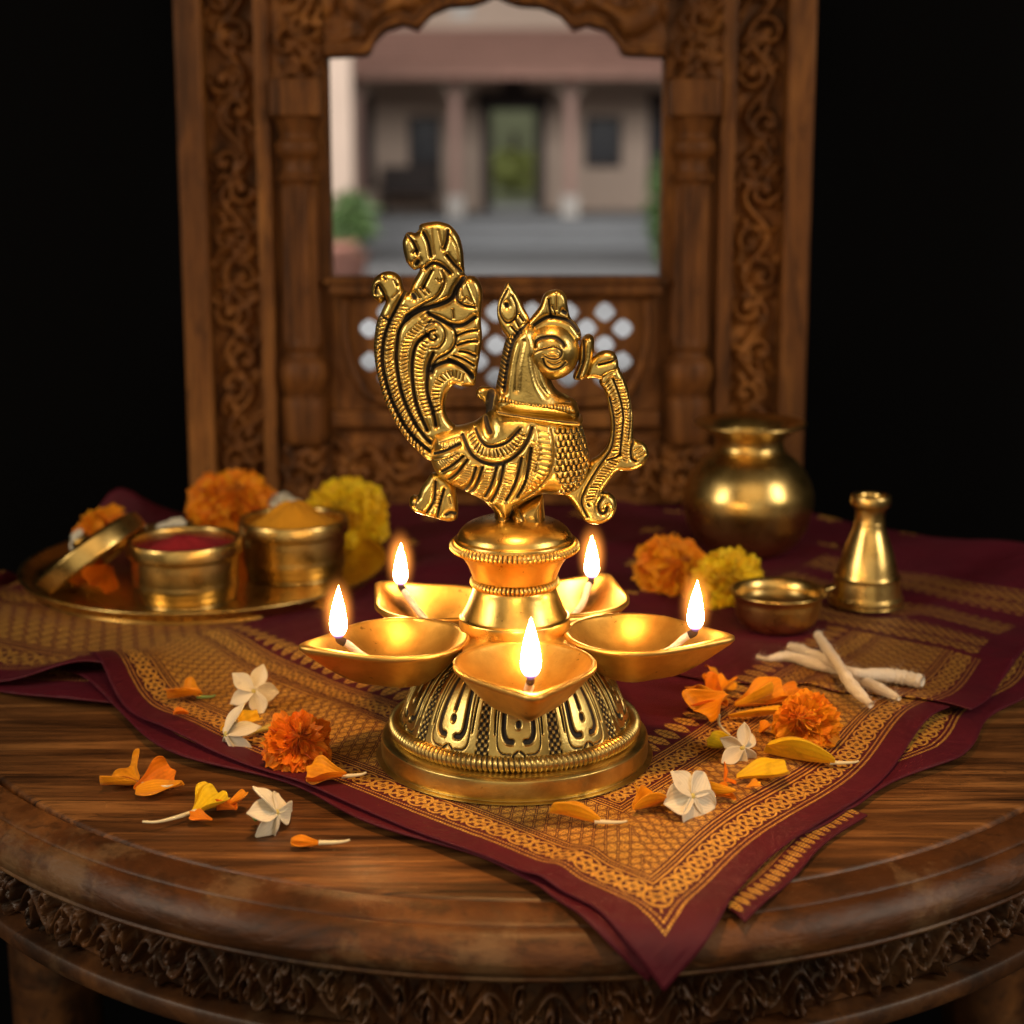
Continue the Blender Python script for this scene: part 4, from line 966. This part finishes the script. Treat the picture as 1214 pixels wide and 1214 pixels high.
LP('amber petal half hidden behind the bright orange marigold', 905, 850, 10, .0130, .0050, 'amber', 71, 2, 0, .6, curl=.4)
LP('orange petal standing on edge at the back of the petal pile on the right', 850, 840, 95, .0120, .0060, 'orange', 72, 2, 0, .8, roll=.5, curl=.5, ruff=.4)
LP('deep orange petal lying left of the jasmine star, at the inner border', 225, 868, 190, .0060, .0030, 'orange', 73, 1, 0)
for lab, p in (('curved white thread lying left of the crumpled jasmine', [(853,856,.010),(852,866,.006),(858,874,.003),(866,881,.002)]),):
    P = [(*ground(a,b,h), h+.003) for a,b,h in p]
    props(tube('stem_thread', P, [.0004,.0006,.0006,.0004], M['stem_pale'], None, seg=8), lab, 'stem')

# cotton wicks
def wick(label, pts, rad, h0):
    P = [(*ground(a,b,h0+dz), h0+dz) for a,b,dz in pts]
    o = tube('cotton_wick', P, rad, M['cotton'], None, seg=14, per=9, wob=.07)
    # stray fibres, part of the same twist of cotton
    bm = bmesh.new(); bm.from_mesh(o.data); n0 = len(bm.verts); bm.verts.ensure_lookup_table(); bm.normal_update(); base_ = [(v.co.copy(), v.normal.copy()) for v in bm.verts]
    rs = random.Random(len(label))
    for k in range(420):
        p0, nv = base_[rs.randrange(n0)]; dirv = (nv + Vector((rs.gauss(0,.8),rs.gauss(0,.8),rs.gauss(0,.6)))).normalized()
        L_ = rs.uniform(.0008,.0030); side = dirv.cross(Vector((rs.random(),rs.random(),rs.random()))).normalized()*.00005; prev = None
        bend_ = Vector((rs.gauss(0,1),rs.gauss(0,1),rs.gauss(0,1)))*L_*.35
        for q in range(4):
            t = q/3; pp = p0+dirv*L_*t+bend_*t*t
            if pp.z < .0050: pp.z = .0050
            a1 = bm.verts.new(pp-side*(1-t*.6)); a2 = bm.verts.new(pp+side*(1-t*.6))
            if prev: bm.faces.new((prev[0],prev[1],a2,a1))
            prev = (a1,a2)
    bm.to_mesh(o.data); bm.free(); props(o, label, 'wick', 'cotton wicks in a loose heap')
wick('white cotton wick at the bottom of the heap, its thin tail pointing left', [(897,778,.001),(910,781,.001),(935,778,.002),(965,787,.002),(1000,796,.002),(1035,813,.002),(1066,828,.002)], [.0006,.0009,.0024,.0024,.0022,.0024,.0026,.0012], .0085)
wick('white cotton wick lying across, its frayed thick end pointing right', [(937,766,.002),(955,773,.003),(985,785,.005),(1010,797,.006),(1045,800,.004),(1070,803,.003),(1094,808,.003)], [.0018,.0026,.0024,.0018,.0024,.0032,.0030,.0026], .0085)
wick('white cotton wick lying topmost, slanting toward the viewer', [(970,753,.005),(982,772,.007),(998,795,.009),(1012,815,.006),(1033,836,.003)], [.0018,.0025,.0022,.0028,.0014], .0085)

# ------------------------------------------------------------------ carved wooden frame standing on the cloth
PX, PY, PZ = -.0100, .425, .0045
frm = empty('carved_window_frame', (PX,PY,PZ), (-.045,0,0)); frm.scale = (.985,1,1); props(frm, 'tall carved wooden window frame with arch and lattice standing behind the lamp', 'window frame')
TOP = .405
for q in (-1,1):
    boxes('outer_post', [tuple(sorted((q*.196,q*.179)))+(-.004,.030,0,TOP)], M['wood_frame'], frm, .002)
    boxes('strip_backing', [tuple(sorted((q*.179,q*.148)))+(.012,.028,0,TOP)], M['wood_carve'], frm)
    f = carve(TOP, .031, .0011, .048, 20+q, .0100)
    Xc = q*(.148+f.Y) if q>0 else -.179+f.Y
    V = np.stack([Xc, .0118-f.h, f.X],-1).reshape(-1,3); meshobj('carved_strip', V, grid_faces(*f.h.shape), M['wood_carve'], frm)
    boxes('fillet', [tuple(sorted((q*.148,q*.139)))+(-.002,.028,0,TOP)], M['wood_frame'], frm, .0015)
    boxes('column_backing', [tuple(sorted((q*.139,q*.1045)))+(.010,.028,0,TOP)], M['wood_frame'], frm)
    # slender turned column
    col = [(.0130,.040),(.0145,.046),(.0145,.066),(.0120,.070),(.0135,.074),(.0160,.082),(.0150,.090),(.0110,.096),(.0125,.101),(.0118,.110),(.0108,.150),(.0104,.190),(.0108,.200),(.0135,.203),(.0108,.207),(.0104,.214),(.0135,.218),(.0140,.224),(.0108,.228),(.0125,.234),(.0150,.240)]
    P = spline(col,4); th = np.arange(96)/96*2*PI; flute = .0009*np.cos(th*12)
    Rr = P[:,0][None,:]+flute[:,None]*((P[:,1]>.105)&(P[:,1]<.198))[None,:]
    V = np.stack([Rr*np.cos(th)[:,None],.85*Rr*np.sin(th)[:,None],np.broadcast_to(P[:,1],Rr.shape)],-1).reshape(-1,3)
    meshobj('turned_column', V, grid_faces(96,len(P),True), M['wood_frame'], frm, loc=(q*.122,.002,0))
    boxes('column_block', [(q*.122-.0155,q*.122+.0155,-.012,.010,.2395,.262)], M['wood_frame'], frm, .0015)
    f = carve(.040,.032,.0011,.030,31+q,.008)
    V = np.stack([q*.122-.016+f.Y, .002-f.h, .004+f.X*.86],-1).reshape(-1,3); meshobj('carved_base', V, grid_faces(*f.h.shape), M['wood_carve'], frm)
    f = carve(.140,.034,.0011,.034,41+q,.009)
    V = np.stack([q*.122-.017+f.Y, .002-f.h, .2625+f.X],-1).reshape(-1,3); meshobj('carved_capital', V, grid_faces(*f.h.shape), M['wood_carve'], frm)
# scalloped arch board
prof = [(-.1045,.2755),(-.0800,.2765),(-.0775,.2785),(-.0755,.284),(-.068,.2913),(-.0565,.2945),(-.0480,.2915),(-.0455,.2945),(-.0395,.3005),(-.0285,.3050),(-.015,.3058),(-.0075,.3080),(.0,.3115)]
prof = prof + [(-a_,b_) for a_,b_ in prof[-2::-1]]
xs = np.linspace(-.1045,.1045,190); zs = np.interp(xs,[p[0] for p in prof],[p[1] for p in prof])
V, F = [], []
for i,(x,z) in enumerate(zip(xs,zs)):
    V += [(x,.0,z),(x,.0,TOP),(x,.020,TOP),(x,.020,z)]
for i in range(len(xs)-1):
    a_ = i*4; b2 = a_+4
    F += [(a_,b2,b2+1,a_+1),(a_+2,b2+2,b2+3,a_+3),(a_+3,b2+3,b2,a_),(a_+1,b2+1,b2+2,a_+2)]
meshobj('arch_board', V, F, M['wood_frame'], frm, smooth=False)
tube('arch_bead', [(x,-.001,z+.0022) for x,z in zip(xs[::4],zs[::4])], .0024, M['wood_frame'], frm, seg=8, per=2)
f = carve(.209,.100,.0011,.050,77,.008); Xg = -.1045+f.X; Zg = .305+f.Y
edge = np.interp(Xg, xs, zs)+.007
Zm = np.maximum(.276+f.Y*1.28, edge)
V = np.stack([Xg, -.0005-f.h*np.clip((Zm-edge)/.004,0,1), Zm],-1).reshape(-1,3); meshobj('carved_spandrel', V, grid_faces(*f.h.shape), M['wood_carve'], frm)
# sill, lattice and lower rails
boxes('sill_rail', [(-.1045,.1045,-.004,.022,.1320,.1440)], M['wood_frame'], frm, .002)
boxes('sill_rail', [(-.1075,.1075,-.007,.000,.1395,.1425)], M['wood_frame'], frm, .001)
def ztop(x): return .0
nx_, nz_ = 260, 110
gx_ = np.linspace(-.1045,.1045,nx_); gz_ = np.linspace(.060,.1318,nz_)
GX, GZ = np.meshgrid(gx_,gz_,indexing='ij')
hole_r = .0055; cellx, cellz = .0230, .0205
holes = np.zeros(GX.shape,bool)
ax = np.abs(GX); shield = (ax < .0925-.0200*np.clip((.1000-GZ)/.036,0,1)**2.2)&(GZ>.068)&(GZ<.1275)
for r in range(8):
    for c in range(-9,10):
        cx = c*cellx/1.0+(cellx/2 if r % 2 else 0); cz = .1215-r*cellz/2
        d = np.abs(GX-cx)**1.6+np.abs((GZ-cz)*1.08)**1.6
        ok = (abs(cx) < .0925-.0200*max(0,(.1000-cz)/.036)**2.2-.003) and cz > .072
        if ok: holes |= d < .0070**1.6
F_ = grid_faces(nx_,nz_); hv = holes.ravel(); keep = ~hv[F_].all(axis=1)
for yy, nm in ((.006,1),):
    V = np.stack([GX, np.full(GX.shape,.006)-.003*shield*0, GZ],-1).reshape(-1,3)
    lat = meshobj('lattice_panel', V, F_[keep], M['wood_frame'], frm)
    m = lat.modifiers.new('t','SOLIDIFY'); m.thickness = .006; m.offset = -1
tube('lattice_border', [(-.0945,.0,.1310),(-.0950,.0,.105),(-.088,.0,.080),(-.070,.0,.0665),(0,.0,.0650),(.070,.0,.0665),(.088,.0,.080),(.0950,.0,.105),(.0945,.0,.1310)], .0032, M['wood_frame'], frm, seg=8)
boxes('lower_rail', [(-.1045,.1045,-.003,.022,.0500,.0605)], M['wood_frame'], frm, .002)
boxes('lower_board', [(-.1045,.1045,.008,.024,.0,.0500)], M['wood_frame'], frm)
f = carve(.209,.040,.0011,.044,51,.009)
V = np.stack([-.1045+f.X, .0078-f.h, .006+f.Y],-1).reshape(-1,3); meshobj('carved_band', V, grid_faces(*f.h.shape), M['wood_carve'], frm)
boxes('cornice', [(-.203,.203,-.012,.034,TOP,TOP+.014)], M['wood_frame'], frm, .003)

# ------------------------------------------------------------------ dark wall behind, opening only where the frame's window is
mw, nt, b = newmat('black_cloth_wall'); setin(b, Base_Color=(.003,.003,.0035), Roughness=1.0, Specular_IOR_Level=.05)
WX0, WX1, WZ0, WZ1 = -.150, .130, .055, .352
o = boxes('wall_back', [(-3,WX0,.56,.60,-.75,2.2),(WX1,3,.56,.60,-.75,2.2),(WX0,WX1,.56,.60,-.75,WZ0),(WX0,WX1,.56,.60,WZ1,2.2)], mw)
props(o, kind='structure')
# ------------------------------------------------------------------ courtyard seen through the opening, about 35 m away
def D(px, py, y):                      # where a sight line meets the upright plane at distance y
    dx, fw, dn = ray(px, py); t = (y-CAM_Y)/fw; return dx*t, CAM_Z-dn*t
mp = plain('plaster_pink', (.56,.42,.33), .9, var=.15, nscale=.6); mw_ = plain('plaster_white', (.60,.55,.50), .9, var=.15, nscale=.6)
mpr = plain('pillar_red_plaster', (.44,.27,.22), .9, var=.2, nscale=.8); mst = plain('stone_floor', (.26,.265,.275), .75, var=.18, nscale=.7)
mdw = plain('dark_timber', (.040,.026,.022), .7, nscale=2); mrf = plain('clay_roof', (.31,.165,.125), .85, var=.25, nscale=3)
mgr = plain('leaf_green', (.075,.13,.035), .6, var=.5, nscale=6); mter = plain('terracotta', (.30,.13,.09), .8, nscale=4); mglass = plain('dark_pane', (.03,.03,.035), .2, nscale=3)
mgd = plain('garden_leaf_yellow', (.30,.34,.08), .6, var=.5, nscale=3)
mgd2 = plain('mossy_wall', (.20,.22,.13), .9, nscale=1.2, var=.6)
GZ_ = -1.95; VZ = -1.42
props(boxes('courtyard_ground', [(-16,16,12,60,GZ_-.1,GZ_)], mst), kind='structure')
props(boxes('steps', [(-9,9,31.2,31.7,GZ_,GZ_+.18),(-9,9,31.7,32.2,GZ_,GZ_+.36),(-9,9,32.2,36.6,GZ_,VZ)], mst), kind='structure')
hs = empty('courtyard_house', (0,35,VZ)); props(hs, 'pink plastered house with tiled roof and veranda, seen through the carved window', 'house')
def bb(name, x0,x1,y0,y1,z0,z1, mat, par=hs, bev=0.0):
    o = boxes(name, [(x0,x1,y0-35,y1-35,z0-VZ,z1-VZ)], mat, par, bev); return o
X = lambda px: D(px, 200, 35.8)[0]; Zp = lambda py: D(600,py,35.8)[1]
dx0, dx1 = X(571), X(646); ztopd = Zp(114)
wz1 = 2.2
bb('wall', -8, dx0, 35.8, 36.1, VZ, wz1, mp); bb('wall', dx1, 8, 35.8, 36.1, VZ, wz1, mp); bb('wall', dx0, dx1, 35.8, 36.1, ztopd, wz1, mp)
dfx = [(dx0,dx0+.22,35.70,35.8,VZ,ztopd),(dx1-.22,dx1,35.70,35.8,VZ,ztopd),(dx0-.08,dx1+.08,35.66,35.8,ztopd-.30,ztopd+.08)]
o = boxes('door_frame', [(a,b_,c-35,d-35,e-VZ,f2-VZ) for a,b_,c,d,e,f2 in dfx], mdw, hs)
bb('door_crest', (dx0+dx1)/2-.25, (dx0+dx1)/2+.25, 35.68, 35.8, ztopd+.1, ztopd+.5, mdw)
for a, c in ((485,523),(693,736),(768,790),(428,444)):
    w = bb('window', X(a), X(c), 35.72, 35.8, Zp(198 if a not in (768,428) else 225), Zp(138 if a not in (768,428) else 110), mdw)
    p = boxes('pane', [(X(a)+.08,X(c)-.08,.700,.718,Zp(192)-VZ,Zp(144)-VZ)], mglass, w)
# arcade of the veranda
def arch_panel(x0,x1,zs_,zt,y,mat,name='arcade_arch'):
    n = 24; V=[];F=[]
    for i in range(n+1):
        t = i/n; x = x0+(x1-x0)*t; z = zs_+(zt-zs_)*.72*math.sin(PI*t)**.6
        V += [(x,y-35,z-VZ),(x,y-35,1.45-VZ),(x,y+.25-35,1.45-VZ),(x,y+.25-35,z-VZ)]
    for i in range(n):
        a_=i*4; F += [(a_,a_+4,a_+5,a_+1),(a_+3,a_+7,a_+4,a_),(a_+2,a_+6,a_+7,a_+3)]
    meshobj(name,V,F,mat,hs,smooth=False)
Y3 = 32.9
XX = lambda px: D(px,200,Y3)[0]; ZZ = lambda py: D(600,py,Y3)[1]
pil = [405-130, 425, 540, 676, 800, 920]
for c in pil:
    q = bb('pillar', XX(c)-.10, XX(c)+.10, Y3, Y3+.20, VZ, 1.45, mpr if c != 425 else mpr)
    bb('pillar_base', XX(c)-.17, XX(c)+.17, Y3-.06, Y3+.28, VZ, VZ+.42, mw_)
for a_, c in zip(pil[:-1], pil[1:]): arch_panel(XX(a_)+.10, XX(c)-.10, ZZ(118), ZZ(82), Y3+.02, mp)
# roof
V = [(-8,31.6-35,1.33-VZ),(8,31.6-35,1.33-VZ),(8,35.2-35,2.35-VZ),(-8,35.2-35,2.35-VZ)]
V += [(x,y,z-.10) for x,y,z in V]
F = [(0,1,2,3),(7,6,5,4),(0,4,5,1),(1,5,6,2),(2,6,7,3),(3,7,4,0)]
rf = meshobj('roof', V, F, mrf, hs, smooth=False)
for i in range(9):
    t = i/9; boxes('tile_course', [(-8,8,31.6+3.6*t-35,31.75+3.6*t-35,1.33+1.02*t-VZ,1.40+1.02*t-VZ)], mrf, rf) if i < 9 else None
bb('upper_wall', -8, 8, 35.2, 35.5, 2.2, 4.6, mp)
bb('upper_window', X(538), X(562), 35.1, 35.2, 2.55, 3.35, mw_)
# pale wing on the left
wg = empty('side_wing', (-4.4,27,GZ_)); props(wg, 'pale pink side wall at the left edge of the courtyard', 'building')
xa = D(380,200,27)[0]; xb = D(418,200,27)[0]
boxes('wing_wall', [(-9+4.4,xb+4.4,0,.5,0,4.4)], mp, wg)
boxes('wing_plinth', [(-9+4.4,xb+.05+4.4,-.05,0,0,.5)], mter, wg)
# bench
bx = D(487,240,34.6); bn = empty('garden_bench', (bx[0],34.6,VZ)); props(bn, 'dark wooden bench on the veranda under the left window', 'bench')
boxes('seat', [(-.62,.62,-.25,.25,.40,.46)], mdw, bn); boxes('backrest', [(-.62,.62,.22,.27,.46,.95)], mdw, bn)
for q in (-.58,.52): boxes('leg', [(q,q+.06,-.24,.24,0,.40)], mdw, bn)
def bush(name, label, x, y, z, r, h, mat, seed, n=260, leaf=.16, pot=None, kind=None):
    rs = np.random.default_rng(seed); root = empty(name,(x,y,z)); props(root,label,'plant')
    V=[];F=[]
    for i in range(n):
        p = rs.normal(size=3); p /= np.linalg.norm(p); p *= rs.random()**.4
        c = np.array([p[0]*r,p[1]*r,h*.5+p[2]*h*.5]); d = rs.normal(size=3); d/=np.linalg.norm(d); e = np.cross(d,rs.normal(size=3)); e/=np.linalg.norm(e)+1e-9
        L = leaf*(.6+.8*rs.random()); b0=len(V); V += [c-d*L, c+e*L*.3, c+d*L, c-e*L*.3]; F.append((b0,b0+1,b0+2,b0+3))
    meshobj('foliage',V,F,mat,root,smooth=False)
    return root
xg,zg = D(415,270,24); b1 = bush('potted_plant','leafy green plant in a clay pot at the left of the courtyard', xg,24,GZ_+.45,.34,.9,mgr,3)
lathe('clay_pot', [(0,-.45),(.18,-.45),(.26,-.02),(.30,.0),(.26,.02)], mter, b1, seg=24, sharp=True)
xg,zg = D(392,300,20); b3 = empty('clay_planter',(xg,20,GZ_)); props(b3,'reddish clay planter at the lower left corner of the window view','planter')
lathe('planter_body', [(0,0),(.22,0),(.30,.75),(.35,.78),(.35,.86),(.28,.86)], mter, b3, seg=28, sharp=True)
xg,zg = D(782,240,26); b2 = bush('courtyard_shrub','bright green shrub at the right edge of the courtyard', xg+.05,26,GZ_,.26,1.9,mgr,5,420,.13)
lathe('stem', [(.03,0),(.02,1.2)], mdw, b2, seg=8, sharp=True)
# garden behind the open door
h1 = bush('garden_tree','yellow green trees beyond the open door', D(610,180,46)[0],46,GZ_+.55,1.1,1.15,mgd,8,500,.16); lathe('trunk', [(.12,0),(.07,1.6)], mdw, h1, seg=8, sharp=True)
gw = boxes('garden_wall', [(-6,6,52,52.3,GZ_,3.0)], mgd2); props(gw,'pale wall closing the garden behind the open door','wall')

# ------------------------------------------------------------------ lamps, camera, world
def area(name, loc, aim, sx, sy, power, col):
    l = bpy.data.lights.new(name,'AREA'); l.shape = 'RECTANGLE'; l.size = sx; l.size_y = sy; l.energy = power; l.color = col
    o = bpy.data.objects.new(name,l); COL.objects.link(o); o.location = loc
    o.rotation_euler = (Vector(aim)-Vector(loc)).to_track_quat('-Z','Y').to_euler(); return o
area('court_light', (-3,15,4.6), (0,35,-.8), 16, 4, COURT, (1.0,.98,.95))
area('garden_light', (0,44,12), (0,47,-1.5), 10, 6, COURT*.55, (1.0,.98,.90))
area('soft_left', (-1.15,-.55,.62), (0,.1,.03), .34, .5, KEY, (1.0,.86,.66))
area('soft_right', (1.10,-.50,.66), (0,.1,.03), .34, .5, KEY*.95, (1.0,.88,.70))
area('fill_front', (.1,-1.35,1.15), (0,.1,.05), 1.5, .9, FRONT, (1.0,.72,.40))  # unseen panel added to give the brass a broad bright reflection
area('fill_low', (-.15,-1.7,.22), (0,0,.10), 1.7, .9, LOW, (1.0,.86,.60))  # unseen low fill added to brighten the flat upright brass faces
l = bpy.data.lights.new('warm_pool_fill','SPOT'); l.energy = POOL; l.color = (1.0,.50,.16); l.spot_size = math.radians(30); l.spot_blend = 1.0; l.shadow_soft_size = .05  # unseen overhead spot added to strengthen the pool of candlelight
o = bpy.data.objects.new('warm_pool_fill',l); COL.objects.link(o); o.location = (.02,-.20,.80); o.rotation_euler = (Vector((.01,-.015,0))-Vector(o.location)).to_track_quat('-Z','Y').to_euler()
w = bpy.data.worlds.new('World'); SC.world = w; w.use_nodes = True
w.node_tree.nodes['Background'].inputs[0].default_value = (1.0,.72,.45,1); w.node_tree.nodes['Background'].inputs[1].default_value = AMB
cd_ = bpy.data.cameras.new('camera'); cam = bpy.data.objects.new('camera',cd_); COL.objects.link(cam); SC.camera = cam
cam.location = (0,CAM_Y,CAM_Z); cam.rotation_euler = (PI/2-PITCH,0,0)
cd_.sensor_width = 36; cd_.lens = FPX/1214*36; cd_.clip_start = .01; cd_.clip_end = 300
cd_.dof.use_dof = True; cd_.dof.focus_distance = .602; cd_.dof.aperture_fstop = FSTOP
SC.render.engine = 'CYCLES'
SC.cycles.use_denoising = True; SC.cycles.use_adaptive_sampling = True; SC.cycles.adaptive_threshold = .02
try: SC.cycles.denoiser = 'OPENIMAGEDENOISE'
except Exception: pass
SC.cycles.max_bounces = 5; SC.cycles.diffuse_bounces = 2; SC.cycles.glossy_bounces = 3; SC.cycles.transmission_bounces = 4; SC.cycles.volume_bounces = 0
SC.cycles.sample_clamp_indirect = 6; SC.cycles.caustics_reflective = True; SC.cycles.blur_glossy = .5
vs = SC.view_settings; vs.view_transform = 'Standard'; vs.look = 'None'; vs.exposure = 0; vs.gamma = 1
